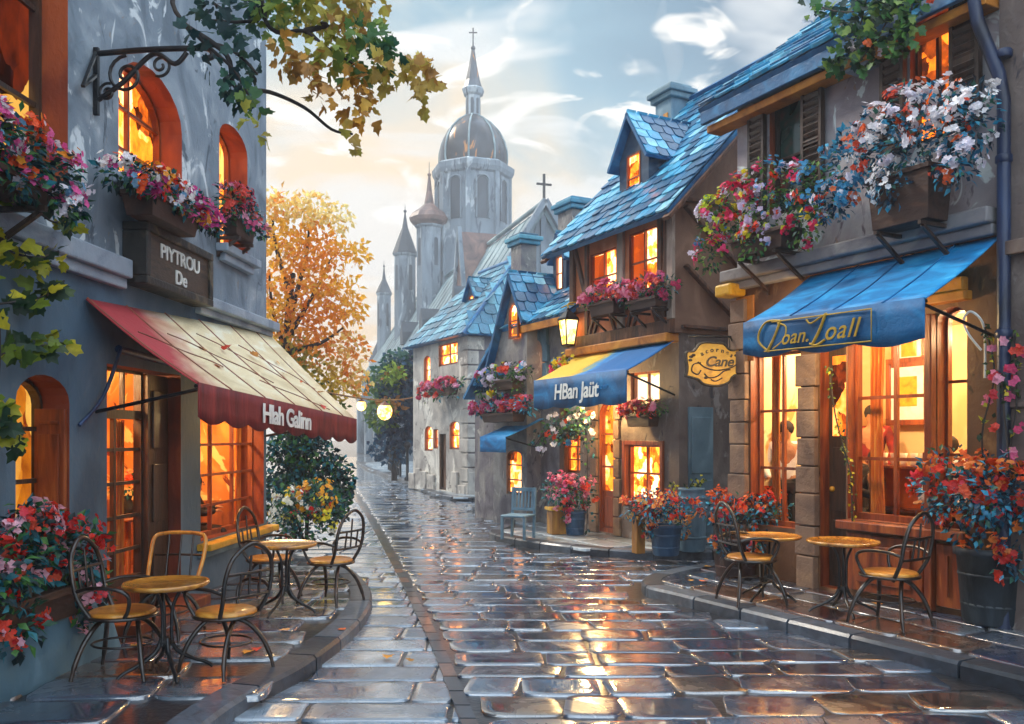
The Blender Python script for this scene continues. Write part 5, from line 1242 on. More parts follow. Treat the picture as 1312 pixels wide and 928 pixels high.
window_box(FT_, 'flower box of pink blooms under the right upper timber framed window', .36, 800, 862, 350, 384, 396, 'p_pink', nleaf=480, ls=.07, ncl=40, fs=.04, droop=.14, depth=.26, trail=False)
window_box(FT_, 'hanging basket of pink and red flowers below the small square window', .22, 799, 849, 510, 531, 547, 'p_pink', leafm='leaf_green', nleaf=360, ls=.06, ncl=34, fs=.036, droop=.08, depth=.22, braces=False, trail=False)
pg = gnd(853, 711, T); pot_plant('round blue pot of glowing orange and red flowers right of the lit arched door', pg, .22, .42, .52, .56, 'p_fire', 'tub_blue', 'leaf_teal', 800, .07, 80, .028, wide=.95, lean=(-.12, 0))
pg = gnd(818, 709, T); bx_ = thing('wooden_post', 'short square wooden post beside the round blue flower pot', 'post', pg, .4)
m = MB(); m.box(-.07, .07, -.07, .07, 0, .5); m.box(-.085, .085, -.085, .085, .5, .54); m.build('post', 'tub_wood', bx_, bevel=.01)
pg = gnd(737, 685, T); pot_plant('round blue pot of pink and red flowers left of the arched door', pg, .18, .4, .75, .5, 'p_pink', 'tub_blue', 'leaf_mix', 800, .08, 80, .032, lean=(-.12, 0))
pg = gnd(714, 684, T); bx_ = thing('wooden_box', 'yellow topped square wooden tub touching the blue pot of pink flowers', 'tub', pg, .3)
m = MB(); m.box(-.14, .14, -.14, .14, 0, .4); m.build('box', 'tub_wood', bx_, bevel=.012); m = MB(); m.box(-.17, .17, -.17, .17, .4, .45); m.build('rim', 'gold', bx_, bevel=.008)
pg = gnd(886, 706, T); br_ = thing('rain_barrel', 'tall pale blue grey water barrel in the alley mouth by the corner', 'barrel', pg)
m = MB(); m.lathe([(.17, 0), (.19, .03), (.2, .3), (.205, .5), (.19, .8), (.18, .86), (.19, .87), (.19, .9), (.165, .9), (.16, .84), (.01, .84)], 26); m.build('barrel', 'barrel', br_)
for zz, r_ in ((.18, .2), (.55, .208), (.74, .198)):
    m = MB(); m.lathe([(r_, 0), (r_+.01, .005), (r_+.01, .035), (r_-.002, .04)], 26, (0, 0, zz)); m.build('hoop', 'bluegrey', br_)
sc_ = gnd(880, 690, T)
climber('low yellow green shrub with blue blooms between the orange flowers and the barrel', [[pg+V((-.28, .2, 0)), pg+V((-.3, .1, .5)), pg+V((-.25, .05, .95))], [pg+V((-.28, .2, 0)), pg+V((-.15, .15, .6)), pg+V((.05, .1, 1.0))], [pg+V((-.1, .25, 0)), pg+V((.1, .25, .8)), pg+V((.22, .2, 1.02))]], 'leaf_yellow', 150, .07, 'p_orange', 6, .03, .1, 'shrub', name='shrub')
# pale garden chair at the end of the pavement
gc = thing('slatted_chair', 'pale blue slatted wooden chair standing at the tip of the middle pavement', 'chair', gnd(664, 690, T), rad(155)); gc.scale = (.88,)*3
m = MB(); m.box(-.24, .24, -.22, .26, .4, .44); m.build('seat', 'barrel', gc, bevel=.015)
for x in (-.22, .22):
    m = MB(); m.bar((x, -.2, 0), (x, -.27, .92), .045, .045); m.build('back_post', 'barrel', gc); m = MB(); m.bar((x, .22, 0), (x, .22, .4), .045, .045); m.build('leg', 'barrel', gc)
m = MB(); m.bar((-.24, -.265, .88), (.24, -.265, .88), .035, .07); m.build('back_rail', 'barrel', gc); m = MB(); m.bar((-.24, -.225, .52), (.24, -.225, .52), .03, .05); m.build('back_rail', 'barrel', gc)
for i in range(6):
    m = MB(); x = -.17+.068*i; m.bar((x, -.228, .53), (x, -.262, .86), .032, .015, (0, 1, 0)); m.build('slat', 'barrel', gc)

# ================================================================== grey row house with lancet windows
FG = Facade(1.23, 15.19, (-.467, .884))
gh = thing('row_house', 'grey stone row house with lancet windows, gabled wing and blue slate roof', 'house', FG.o, FG.rz)
GW = 2.25; GE = 4.12
def hg(px0, px1, py0, py1, rise=0, t=0): return hole(FG, px0, px1, py0, py1, rise, t)
g_l = hg(683, 698, 436, 488, .22); g_b = hg(724, 748, 556, 606); g_d = (FG.s(690), FG.s(677), .14, 1.7, .2)
m = MB(); wall(m, .0, GW, -.02, GE, [g_l, g_b, g_d], .14); shell(m, .0, GW, -.02, GE, 4); m.build('wall', ['grey_wall', 'pier'], gh)
window(gh, g_l, .14, 1, 3, 'red_wood', 'glow_small', .04); window(gh, g_b, .14, 2, 3, 'red_wood', 'glow_small', .04); window(gh, g_d, .14, 1, 2, 'dark_wood', 'glow_red', .05, name='door')
a, b, c, d, _ = g_l; m = MB()
for i in range(9):
    t0, t1 = math.pi*i/9, math.pi*(i+1)/9; cx_, w_ = (a+b)/2, (b-a)/2
    m.prism([(cx_-math.cos(t0)*w_, d-.22+.22*math.sin(t0)), (cx_-math.cos(t1)*w_, d-.22+.22*math.sin(t1)), (cx_-math.cos(t1)*(w_+.16), d-.22+.42*math.sin(t1)), (cx_-math.cos(t0)*(w_+.16), d-.22+.42*math.sin(t0))], .003, .07)
for k in range(3): m.box(a-.16-.03*(k % 2), a-.004, .003, .065, c+k*.34, c+k*.34+.32); 
m.build('window_surround', 'bluegrey', gh, bevel=.008)
m = MB(); m.box(FG.s(722), FG.s(728), .003, .09, .12, 2.3); m.build('door_post', 'timber', gh, bevel=.008)
pg_ = rad(38); evg = (0, -math.cos(pg_), math.sin(pg_))
m = MB(); roof_slab(m, (-.1, .35, GE-.22), (1, 0, 0), evg, GW+.4, 3.4, .06, 1); tiles(m, (-.1, .365, GE-.21), (1, 0, 0), evg, GW+.4, 3.4, .25, .23, .026); m.build('roof', ['slate', 'fascia'], gh)
m = MB(); m.box(-.1, 1.95, .3, .345, GE-.38, GE-.24); m.build('eaves_board', 'fascia_orange', gh, bevel=.008)
dormer(gh, FG.s(717, -.55), -.55, GE+.42, .5, .82, 1.1, rise=.8, over=.1)
# gabled wing
wy, we, wr = .3, 3.55, 1.6
wx0, wx1 = FG.s(675, wy), FG.s(632, wy)
Ww = wx1-wx0; kk_ = 1.75; wm = wx0+.34*Ww; wz = FG.z(656, 352, wy); zr_r = wz-.34*Ww*kk_; zl_ = wz-.66*Ww*kk_; we = zl_
wl = MB()
lan = (FG.s(668, wy), FG.s(657, wy), FG.z(662, 434, wy), FG.z(662, 390, wy), .2); lw2 = (FG.s(668, wy), FG.s(649, wy), .62, FG.z(658, 577, wy), .12)
wall(wl, wx0, wx1, -.02, we, [lw2], .12, 0, 1, y=wy)
wl.add([(wx0, wy, we), (wx1, wy, we), (wm, wy, wz), (wx0, wy, zr_r)], [(0, 1, 2, 3)], 0)
wl.add([(wx0, wy, -.02), (wx0, -3.5, -.02), (wx0, -3.5, zr_r), (wx0, wy, zr_r)], [(0, 1, 2, 3)], 0); wl.add([(wx1, wy, -.02), (wx1, -3.5, -.02), (wx1, -3.5, we), (wx1, wy, we)], [(0, 1, 2, 3)], 0)
wl.build('wing_wall', ['grey_wall', 'pier'], gh)
window(gh, lan, .06, 1, 2, 'red_wood', 'glow_small', .04, y=wy+.075)
window(gh, lw2, .1, 1, 3, 'dark_wood', 'glow_orange', .045, y=wy)
sl = math.atan(kk_)
m = MB()
for sg, wd_ in ((-1, .34*Ww+.1), (1, .66*Ww+.12)):
    p0 = V((wm+sg*wd_, wy+.16, wz-wd_*kk_)); e = V((-sg*math.cos(sl), 0, math.sin(sl))); L = wd_/math.cos(sl)
    roof_slab(m, p0, (0, -1, 0), e, 3.7, L, .06, 1); tiles(m, p0+V((0, 0, .012)), (0, -1, 0), e, 3.7, L, .25, .22, .025)
m.build('wing_roof', ['slate', 'fascia'], gh)
ly = wy-.02; m = MB(); lx0 = wx1; 
m.box(lx0, lx0+1.3, -2.6, .1, -.02, 2.7); m.build('lean_to', 'grey_wall', gh)
e3 = V((-math.cos(rad(38)), 0, math.sin(rad(38)))); m = MB(); p0 = V((lx0+1.5, .3, 2.62)); roof_slab(m, p0, (0, -1, 0), e3, 2.9, 1.85, .06, 1); tiles(m, p0+V((0, 0, .012)), (0, -1, 0), e3, 2.9, 1.85, .25, .22, .025); m.build('lean_to_roof', ['slate', 'fascia'], gh)
for (px, ptop, yb, w, d) in ((736, 264, -2.0, .62, .5), (671, 308, -1.6, .52, .42)):
    chimney(gh, FG.s(px, yb), yb, GE-.3, FG.z(px, ptop, yb)-.15, w, d, 'grey_wall', 'slate_dark')
aw4, AP4 = awning('awning', 'small bright blue awning below the trailing flowers of the row house', FG, FG.s(680, wy), FG.s(646, wy), 2.1, 2.1, .5+wy, .5+wy, 1.75, 1.75, .3, 'blue_cloth', 'blue_cloth', .0, 1, .02)
window_box(FG, 'trailing flower box of pink blooms above the small blue awning', .55, 612, 682, 505, 530, 541, 'p_pink', leafm='leaf_teal', nleaf=560, ls=.1, ncl=40, fs=.05, droop=.05, depth=.3, braces=False, trail=False)
window_box(FG, 'flower box of pink and orange blooms below the lancet gable window', .5, 622, 676, 464, 488, 500, 'p_lilac', leafm='leaf_green', nleaf=380, ls=.1, ncl=34, fs=.055, droop=.3, depth=.26, braces=False)
window_box(FG, 'little flower box of purple and pink blooms on the grey wall left of the lantern', .2, 712, 742, 456, 474, 482, 'p_lilac', nleaf=120, ls=.06, ncl=18, fs=.035, droop=.05, depth=.2, braces=False, trail=False)
def fg(px, py, t=.15): return FG.w(FG.s(px, t), t, FG.z(px, py, t))
climber('dark leafed climber with pink and pale blue blooms under the middle blue awning', [[FT_.w(FT_.s(752, .3), .3, .15), FT_.w(FT_.s(752, .3), .3, 1.6), fg(742, 530, .5), fg(720, 536, .5), fg(700, 552, .5), fg(685, 572, .5)], [fg(742, 545, .5), fg(728, 555, .5), fg(715, 560, .5)]], 'leaf_mix', 420, .09, 'p_white', 26, .045, .2)
# wall lantern
ln_ = thing('wall_lantern', 'glowing yellow wall lantern on an iron bracket left of the timber house', 'lantern', fg(728, 442, .35), FG.rz)
q = .17
m = MB(); m.lathe([(q*.62, 0), (q*.66, .03), (q, .4), (q*1.02, .42)], 4, smooth=False, rot=math.pi/4); m.build('glass', 'lamp', ln_)
m = MB()
for k in range(4):
    a = k*1.571+.785; m.tube([(math.cos(a)*q*.66, math.sin(a)*q*.66, 0), (math.cos(a)*q*1.04, math.sin(a)*q*1.04, .42)], .014, 5)
m.lathe([(q*1.15, .42), (q*1.1, .46), (q*.5, .56), (.03, .6), (.02, .64)], 4, smooth=False, rot=math.pi/4); m.lathe([(.02, -.05), (q*.7, -.02), (q*.7, .01)], 4, smooth=False, rot=math.pi/4); m.build('cage', 'iron', ln_)
m = MB(); m.tube(spline([(0, 0, .64), (.02, -.02, .72), (.0, -.2, .74), (0, -.35, .6)], 5), .014, 6); m.tube(spline([(0, -.3, .7), (.12, -.1, .72), (.14, .05, .66)], 5), .012, 6); m.build('bracket', 'gold', ln_)

# ================================================================== stone cottage
FS = Facade(-1.25, 24.5, (-.467, .884))
ch_ = thing('stone_cottage', 'pale stone cottage with blue hipped roof and little lit windows', 'house', FS.o, FS.rz)
SW, SD, SE = 4.3, 4.2, 4.75
def hs(px0, px1, py0, py1, rise=0): return hole(FS, px0, px1, py0, py1, rise)
hl = [hs(562, 586, 440, 468), hs(543, 551, 456, 492, .15), hs(576, 588, 540, 576, .15), hs(544, 554, 546, 578, .2), (FS.s(571.5), FS.s(563), .14, FS.z(567, 556), 0), hs(555.5, 561, 550, 575)]
m = MB(); wall(m, 0, SW, -.02, SE, hl, .16, 0, 2)
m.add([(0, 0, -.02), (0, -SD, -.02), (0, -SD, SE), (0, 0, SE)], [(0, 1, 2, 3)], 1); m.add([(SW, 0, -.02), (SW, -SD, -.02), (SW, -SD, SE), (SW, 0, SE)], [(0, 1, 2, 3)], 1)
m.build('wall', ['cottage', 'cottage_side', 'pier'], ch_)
for i, h in enumerate(hl):
    window(ch_, h, .14, 2 if i == 0 else 1, 1 if i == 4 else 2, 'dark_wood' if i == 4 else 'red_wood', 'gable_brown' if i == 4 else 'glow_small', .06, name='door' if i == 4 else 'window')
m = MB()
for i in range(11):
    zz = .05+i*.42; e = .5 if i % 2 else .32
    m.box(-.03, e, .004, .04, zz, zz+.38); m.box(-.04, -.004, -(.32 if i % 2 else .5), .03, zz, zz+.38)
m.build('quoin', 'cottage', ch_, bevel=.02)
m = MB()
x = .1
while x < SW-.2:
    w = R.uniform(.35, .7)
    if not (hl[4][0]-.1 < x+w and x < hl[4][1]+.1): m.box(x, x+w-.04, .004, .06+R.uniform(0, .03), .04, R.uniform(.35, .75))
    x += w
m.box(-.06, -.006, -SD, .02, .05, .75); m.build('plinth_stone', 'cottage', ch_, bevel=.025)
m = MB(); rr = random.Random(4)
for i in range(26):
    y_, zz = -rr.uniform(.1, SD-.5), rr.uniform(.9, 4.2); m.box(-.02, -.004, y_-rr.uniform(.25, .6), y_, zz, zz+rr.uniform(.16, .3))
m.build('stone_block', 'grey_wall', ch_, bevel=.012)
# hipped roof
ov = .3; zr_ = SE+2.45; x0, x1, y0, y1 = -ov, SW+ov, ov, -SD-ov; ry = (y0+y1)/2; hx = 1.35
rA, rB = V((x0+hx, ry, zr_)), V((x1-1.0, ry, zr_)); ze = SE-.1
c4 = [V((x0, y0, ze)), V((x1, y0, ze)), V((x1, y1, ze)), V((x0, y1, ze))]
m = MB(); m.add(c4+[rA, rB], [(0, 1, 5, 4), (1, 2, 5), (2, 3, 4, 5), (3, 0, 4)], 1); m.add(c4, [(3, 2, 1, 0)], 1)
def hip_tiles(p, q, apex_a, apex_b):
    eu = (q-p).normalized(); mid_ = (apex_a+apex_b)/2; foot = p+eu*(mid_-p).dot(eu); ev_ = (mid_-foot).normalized(); H = (mid_-foot).length; W = (q-p).length
    a0 = (apex_a-p).dot(eu); b0 = (apex_b-p).dot(eu)
    tiles(m, p+V((0, 0, .012)), eu, ev_, W, H, .36, .33, .03, keep=lambda u, v: a0*v/H-.05 < u < W-(W-b0)*v/H+.05)
hip_tiles(c4[0], c4[1], rA, rB); hip_tiles(c4[3], c4[0], rA, rA)
m.tube([rA, rB], .09, 6, 1); m.tube([c4[0], rA], .06, 6, 1); m.build('roof', ['slate_dark', 'fascia'], ch_)
dormer(ch_, 1.7, -.9, SE+.7, .7, .7, 1.2, rise=.7, over=.12, roofm='slate_dark')
window_box(FS, 'flower box of red blooms between the upper and lower windows of the stone cottage', .3, 546, 592, 484, 497, 507, 'p_pink', leafm='leaf_mix', nleaf=420, ls=.12, ncl=36, fs=.08, droop=.35, depth=.3, braces=False)

# ================================================================== church
uc = V((-.308, .951, 0)).normalized(); FC = Facade(1.95, 55, (uc.x, uc.y))      # y axis points left of the ridge line
cu = thing('church', 'tall grey church with long pale roof, domed crossing tower and slim turrets', 'church', FC.o, FC.rz)
HW, RZ, EZc, NL = 5.0, 16.5, 8.6, 46
m = MB()
m.add([(0, HW, -.02), (NL, HW, -.02), (NL, HW, EZc), (0, HW, EZc)], [(0, 1, 2, 3)]); m.add([(0, -HW, -.02), (NL, -HW, -.02), (NL, -HW, EZc), (0, -HW, EZc)], [(0, 1, 2, 3)])
for x in (0, NL): m.add([(x, HW, -.02), (x, -HW, -.02), (x, -HW, EZc), (x, 0, RZ), (x, HW, EZc)], [(0, 1, 2, 3, 4)])
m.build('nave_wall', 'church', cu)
m = MB(); sl = math.atan2(RZ-EZc, HW); L = HW/math.cos(sl)+.6
for sg in (1, -1):
    p0 = V((-.3, sg*(HW+.35), EZc-.35*math.tan(sl))); e = V((0, -sg*math.cos(sl), math.sin(sl))); roof_slab(m, p0, (1, 0, 0), e, NL+.6, L, .25, 0)
    for k in range(24): x = 1+k*1.9; q0 = p0+V((x, 0, .02)); m.bar(q0, q0+e*L, .08, .06, (1, 0, 0), 0)
m.tube([(-.4, 0, RZ+.25), (NL+.3, 0, RZ+.25)], .16, 6); m.build('nave_roof', 'church_roof', cu)
m = MB()
for sg in (1, -1): m.bar((-.42, sg*(HW+.5), EZc-.7), (-.42, 0, RZ+.3), .35, .5, (1, 0, 0))
m.bar((-.08, 0, EZc-2), (-.08, 0, RZ), .3, .35, (0, 1, 0)); m.build('gable_coping', 'church', cu)
m = MB(); m.bar((-.3, 0, RZ+.2), (-.3, 0, RZ+2.0), .14, .14); m.bar((-.3, -.5, RZ+1.35), (-.3, .5, RZ+1.35), .12, .12); m.build('cross', 'iron', cu)
for k in range(8):       # buttresses along the street side
    m = MB(); x = 2+k*5.6; m.box(x-.4, x+.4, HW+.0, HW+1.2, -.02, 6.2); m.add([(x-.4, HW, 8), (x+.4, HW, 8), (x+.4, HW+1.2, 6.2), (x-.4, HW+1.2, 6.2)], [(0, 1, 2, 3)]); m.build('buttress', 'church', cu, bevel=.04)
for k in range(7):
    x = 4.8+k*5.6; m = MB(); m.prism(arch_loop(x-.6, x+.6, 2.5, 7.2, .9), HW+.01, HW+.06); m.build('nave_window', 'church_dark', cu)
for (x, h) in ((6.5, 1.5), (17.5, 1.5), (26, 1.3)):       # small roof dormers
    m = MB(); z0 = EZc+2.2; y_ = HW-2.2/math.tan(sl)+.35
    m.prism([(x-.6, z0-.6), (x+.6, z0-.6), (x+.6, z0+.5), (x, z0+1.5), (x-.6, z0+.5)], y_-1.8, y_+.3); m.build('roof_dormer', 'church_dark', cu, recalc=True)
# crossing tower
tp = V((-3.73, 82.3)); loc = tp-V((FC.o.x, FC.o.y)); txx, tyy = loc.dot(V((FC.u.x, FC.u.y))), loc.dot(V((FC.n.x, FC.n.y)))
def zt(py, Y=82.3): return EYE+(HY-py)/FPX*Y
m = MB(); ro_ = math.pi/8
m.lathe([(3.54, 4), (3.54, zt(232)), (3.77, zt(230)), (3.95, zt(225)), (4.0, zt(219)), (3.7, zt(216)), (3.2, zt(214))], 8, (txx, tyy, 0), smooth=False, rot=ro_)
for k in range(8):
    a = k*math.pi/4+ro_; m.bar((txx+3.48*math.cos(a), tyy+3.48*math.sin(a), 4), (txx+3.48*math.cos(a), tyy+3.48*math.sin(a), zt(226)), .45, .45, (math.cos(a), math.sin(a), 0))
m.build('drum', 'church', cu)
for k in range(8):
    a = k*math.pi/4; ca, sa = math.cos(a), math.sin(a); ap_ = 3.54*math.cos(math.pi/8)
    m = MB(); lp = arch_loop(-.49, .49, zt(290), zt(238), .49)
    for lo, hi, sc2, z_ in ((ap_-.1, ap_+.03, 1, 'w'),):
        pts0 = [V((txx+ca*hi-sa*x, tyy+sa*hi+ca*x, z)) for x, z in lp]; m.add(pts0, [tuple(range(len(lp)))])
    w_ = m.build('drum_window', 'church_dark', cu)
    m = MB(); pr = [V((txx+ca*(ap_+.08)-sa*x*1.25, tyy+sa*(ap_+.08)+ca*x*1.25, z+(.12 if z > zt(260) else 0))) for x, z in lp]; m.tube(pr, .1, 5); m.build('window_moulding', 'church', w_)
m = MB(); Rdm = 3.16; zb_, zt_ = zt(216), zt(150); hd = zt_-zb_
prof = [(Rdm, 0), (Rdm*1.03, hd*.12), (Rdm*1.02, hd*.3), (Rdm*.94, hd*.5), (Rdm*.78, hd*.7), (Rdm*.52, hd*.88), (Rdm*.3, hd*.97), (.83, hd)]
m.lathe(prof, 32, (txx, tyy, zb_), 0)
m.build('dome', 'dome', cu)
m = MB()
for k in range(8):
    a = k*math.pi/4+ro_; m.tube([(txx+math.cos(a)*(r+.04), tyy+math.sin(a)*(r+.04), zb_+z) for r, z in prof], .1, 5)
m.build('dome_rib', 'church_roof', cu)
m = MB(); m.lathe([(.72, zt(152)), (.72, zt(124)), (.95, zt(122)), (1.1, zt(116)), (.99, zt(114))], 8, (txx, tyy, 0), smooth=False); m.build('lantern_tower', 'church', cu)
for k in range(8):
    a = k*math.pi/4+.39; m = MB(); c_, s_2 = math.cos(a), math.sin(a); r0 = .7
    m.add([(txx+c_*r0-s_2*x, tyy+s_2*r0+c_*x, z) for x, z in arch_loop(-.14, .14, zt(148), zt(128), .14)], [tuple(range(13))]); m.build('lantern_window', 'church_dark', cu)
m = MB(); m.lathe([(1.04, zt(117)), (.72, zt(104)), (.4, zt(84)), (.23, zt(70)), (.16, zt(64))], 8, (txx, tyy, 0), smooth=False); m.ball((txx, tyy, zt(62)), .24, 8); m.lathe([(.08, zt(62)), (.05, zt(44))], 6, (txx, tyy, 0)); m.build('spire', 'dome', cu)
m = MB(); m.bar((txx, tyy, zt(50)), (txx, tyy, zt(36)), .1, .1); q_ = V((FC.u.dot(V((1, 0, 0))), FC.n.dot(V((1, 0, 0))), 0)); c0 = V((txx, tyy, zt(42))); m.bar(c0-q_*.4, c0+q_*.4, .09, .09); m.build('cross', 'iron', cu)
# transept gable right of the drum
m = MB(); gx, gy = 12.5, 0; 
m.prism([(gx-1.5, 12.5), (gx+1.5, 12.5), (gx, 17.6)], -2.5, 2.2); m.build('transept_gable', 'copper', cu, recalc=True)
m = MB()
for sg in (-1, 1): m.bar((gx+sg*1.8, 2.3, 12.0), (gx, 2.3, 17.9), .3, .3, (0, 1, 0))
m.build('gable_coping', 'church', cu)
# slim turrets
def turret(px, Y, r, pyw, pyroof, pytip, kind):
    p = V(((px-CX)/FPX*Y, Y)); lo = p-V((FC.o.x, FC.o.y)); x, y_ = lo.dot(V((FC.u.x, FC.u.y))), lo.dot(V((FC.n.x, FC.n.y)))
    z1, z2, z3 = zt(pyw, Y), zt(pyroof, Y), zt(pytip, Y)
    m = MB(); m.lathe([(r, -.02), (r, z1-.3), (r*1.15, z1-.15), (r*1.15, z1)], 8, (x, y_, 0), smooth=False); tb = m.build('turret', 'church', cu)
    for k in range(4):
        a = k*math.pi/2+.39; m = MB(); c_, s_ = math.cos(a), math.sin(a); rr_ = r*.93
        m.add([(x+c_*rr_-s_*q1, y_+s_*rr_+c_*q1, z) for q1, z in arch_loop(-r*.18, r*.18, z1-3.8, z1-1.2, r*.18)], [tuple(range(13))]); m.build('slit_window', 'church_dark', tb)
    m = MB()
    if kind == 'bulb': prof = [(r*1.1, z1), (r*1.5, z1+(z2-z1)*.15), (r*1.6, z1+(z2-z1)*.32), (r*1.35, z1+(z2-z1)*.55), (r*.75, z1+(z2-z1)*.8), (r*.4, z2), (r*.22, z2+(z3-z2)*.3), (r*.08, z3-(z3-z2)*.3)]
    else: prof = [(r*1.2, z1), (r*.75, z1+(z2-z1)*.5), (r*.28, z2), (r*.2, z2+(z3-z2)*.2), (r*.06, z3-(z3-z2)*.35)]
    m.lathe(prof, 8, (x, y_, 0), smooth=False); m.ball((x, y_, z3-(z3-z2)*.3), r*.16, 8); m.lathe([(r*.05, z3-(z3-z2)*.35), (r*.02, z3)], 5, (x, y_, 0)); m.build('turret_roof', 'copper' if kind == 'bulb' else 'church_dark', tb)
turret(550, 80, 1.2, 290, 262, 208, 'bulb'); turret(519, 88, 1.1, 326, 292, 262, 'cone'); turret(492, 98, .78, 376, 358, 334, 'cone')
# misty houses far down the street
fh = [(486, 112, 2.6, 448, 'roof'), (474, 140, 2.4, 520, 'tower'), (506, 104, 3.2, 470, 'roof')]
for i, (px, Y, w, pyt, k) in enumerate(fh):
    x = (px-CX)/FPX*Y; z = EYE+(HY-pyt)/FPX*Y
    hs_ = thing('distant_house', ['tall hazy house with pitched roof right of the far street end', 'hazy square tower farthest down the street', 'hazy house directly below the leftmost church turret'][i], 'house', (x, Y, 0), .2)
    m = MB(); m.box(-w/2, w/2, -w/2, w/2, -.02, z-1.5); m.build('wall', 'hazed_plaster', hs_)
    m = MB(); m.lathe([(w*.75, z-1.5), (w*.1, z+(1.2 if k == 'roof' else .2))], 4, smooth=False, rot=math.pi/4); m.build('roof', 'church_dark', hs_)
    for r_ in range(3):
        for c_ in (-1, 1):
            m = MB(); m.box(c_*w*.22-.25, c_*w*.22+.25, -w/2-.03, -w/2-.003, 2.5+r_*3, 4+r_*3); m.build('window', 'church_dark', hs_)

# ================================================================== trees and street greenery
def tree(name, label, base, trunk, limbs, crowns, leafm, n, ls, tonefn, cat='tree', r0=.14, lob=False, group=None, flat=False):
    th = thing(name, label, cat, base, 0, group); o = V(base); tb = MB()
    pts = spline([V(p)-o for p in trunk], 6); N = len(pts); tb.tube(pts, [r0*(1-.65*i/(N-1)) for i in range(N)], 9); tb.build('trunk', 'bark', th)
    for lb in limbs:
        m = MB(); p = spline([V(q)-o for q in lb], 5); k = len(p); rr = min(r0*.4, .06) if not lob else .015; m.tube(p, [rr*(1-.8*i/(k-1))+.004 for i in range(k)], 6); m.build('limb', 'bark', th)
    lf = MB(); wt = [c[2] for c in crowns]
    for _ in range(n):
        c, r, w, *tr = R.choices(crowns, wt)[0]
        d = rdir(); k = R.random()**.45; p = V(c)-o+V((d.x*r[0], d.y*r[1], d.z*r[2]))*k
        tn = tr[0]+R.uniform(-.09, .09) if tr else tonefn(p+o)
        ld = (d*.5+rdir()+V((0, 0, -.35))).normalized(); nn = rdir()+V((0, -.8, .4))
        if lob: lf.lobed(p, ld, nn, ls*R.uniform(.6, 1.3), tn)
        else: lf.leaf(p, ld, nn, ls*R.uniform(.6, 1.4), ls*R.uniform(.45, .8), tn)
    lf.build('crown', leafm, th); return th
# golden autumn tree behind the left house
Yt = 19.0
def cr(px, py, rx, rz_, w, dY=0, tn=None):
    p = at(px, py, Yt+dY); k = Yt/FPX*1.2; t = (p, (rx*k, max(rx*k*.8, .5), rz_*k), w)
    return t if tn is None else t+(tn,)
base = V(at(372, 560, Yt)); base.z = 0
tree('autumn_tree', 'golden and orange autumn tree rising behind the blue corner house', base,
     [base, base+V((.05, 0, 1.6)), at(368, 440, Yt), at(375, 350, Yt)],
     [[at(369, 460, Yt), at(350, 400, Yt), at(345, 350, Yt-.3)], [at(371, 430, Yt), at(400, 380, Yt), at(425, 330, Yt+.2)], [at(373, 400, Yt), at(392, 330, Yt), at(396, 285, Yt)], [at(370, 450, Yt), at(410, 440, Yt-.3), at(440, 420, Yt-.3)], [at(372, 380, Yt), at(352, 310, Yt), at(350, 275, Yt)]],
     [cr(398, 268, 26, 20, .8, 0, .9), cr(352, 262, 24, 18, .6, 0, .85), cr(432, 282, 18, 18, .35, 0, .92), cr(360, 310, 30, 26, 1, 0, .5), cr(405, 320, 36, 28, 1.1, 0, .62), cr(452, 325, 20, 14, .35, 0, .5),
      cr(380, 370, 45, 34, 1.5, 0, .64), cr(430, 370, 28, 24, .7, 0, .5), cr(350, 400, 34, 40, 1.2, 0, .45), cr(400, 425, 42, 36, 1.4, 0, .7), cr(445, 450, 26, 24, .6, 0, .8), cr(446, 400, 22, 18, .35, 0, .55), cr(455, 488, 18, 18, .35, 0, .82),
      cr(372, 470, 38, 36, 1.3, 0, .2), cr(420, 490, 34, 26, .8, 0, .3), cr(398, 520, 40, 28, 1, 0, .05)],
     'leaf_autumn', 4400, .15, None, r0=.16)
# dense green bush under it
b0 = V((-3.55, 13.9, 0)); 
def blob(px, py, rx, rz_, w, Y): 
    p = at(px, py, Y); k = Y/FPX; return (p, (rx*k, rx*k*.8, rz_*k), w)
tree('evergreen_bush', 'dense dark green bush growing past the end of the blue house', b0, [b0, b0+V((.1, 0, .8)), b0+V((.2, 0, 1.6))], [],
     [blob(372, 590, 34, 46, 1.2, 13.8), blob(408, 600, 30, 44, 1, 13.8), blob(436, 618, 18, 34, .5, 13.6), blob(360, 640, 34, 36, .8, 13.5), blob(420, 645, 30, 28, .8, 13.3), blob(390, 556, 34, 24, .7, 14)], 'leaf_mix', 3600, .1, lambda p: R.random(), 'bush', .06)
lf, fl = MB(), MB()
fb_ = gnd(392, 706, T); fbush = thing('flowering_bush', 'flowering bush of yellow, white and red blooms before the dark green bush', 'bush', fb_, 0)
kk = fb_.y/FPX
bl = []
for (px, py, rx, rz_, w) in ((375, 650, 26, 26, 1), (405, 640, 28, 24, 1), (392, 675, 36, 26, 1), (425, 655, 18, 24, .6), (362, 680, 20, 22, .6)):
    p = at(px, py, fb_.y+R.uniform(-.1, .1))-fb_; bl.append((p, (rx*kk, .3, rz_*kk), w))
scatter(lf, fl, bl, 1000, .09, 60, .034, ncol=7, per=(5, 10), spread=.08, face=V((.2, -1, .3))); 
m = MB(); m.tube([(0, 0, 0), (.02, 0, .5)], .03, 6); m.tube([(0, 0, 0), (-.15, .05, .5)], .025, 6); m.build('stem', 'bark', fbush); lf.build('foliage', 'leaf_mix', fbush); fl.build('blossoms', 'p_gold', fbush)
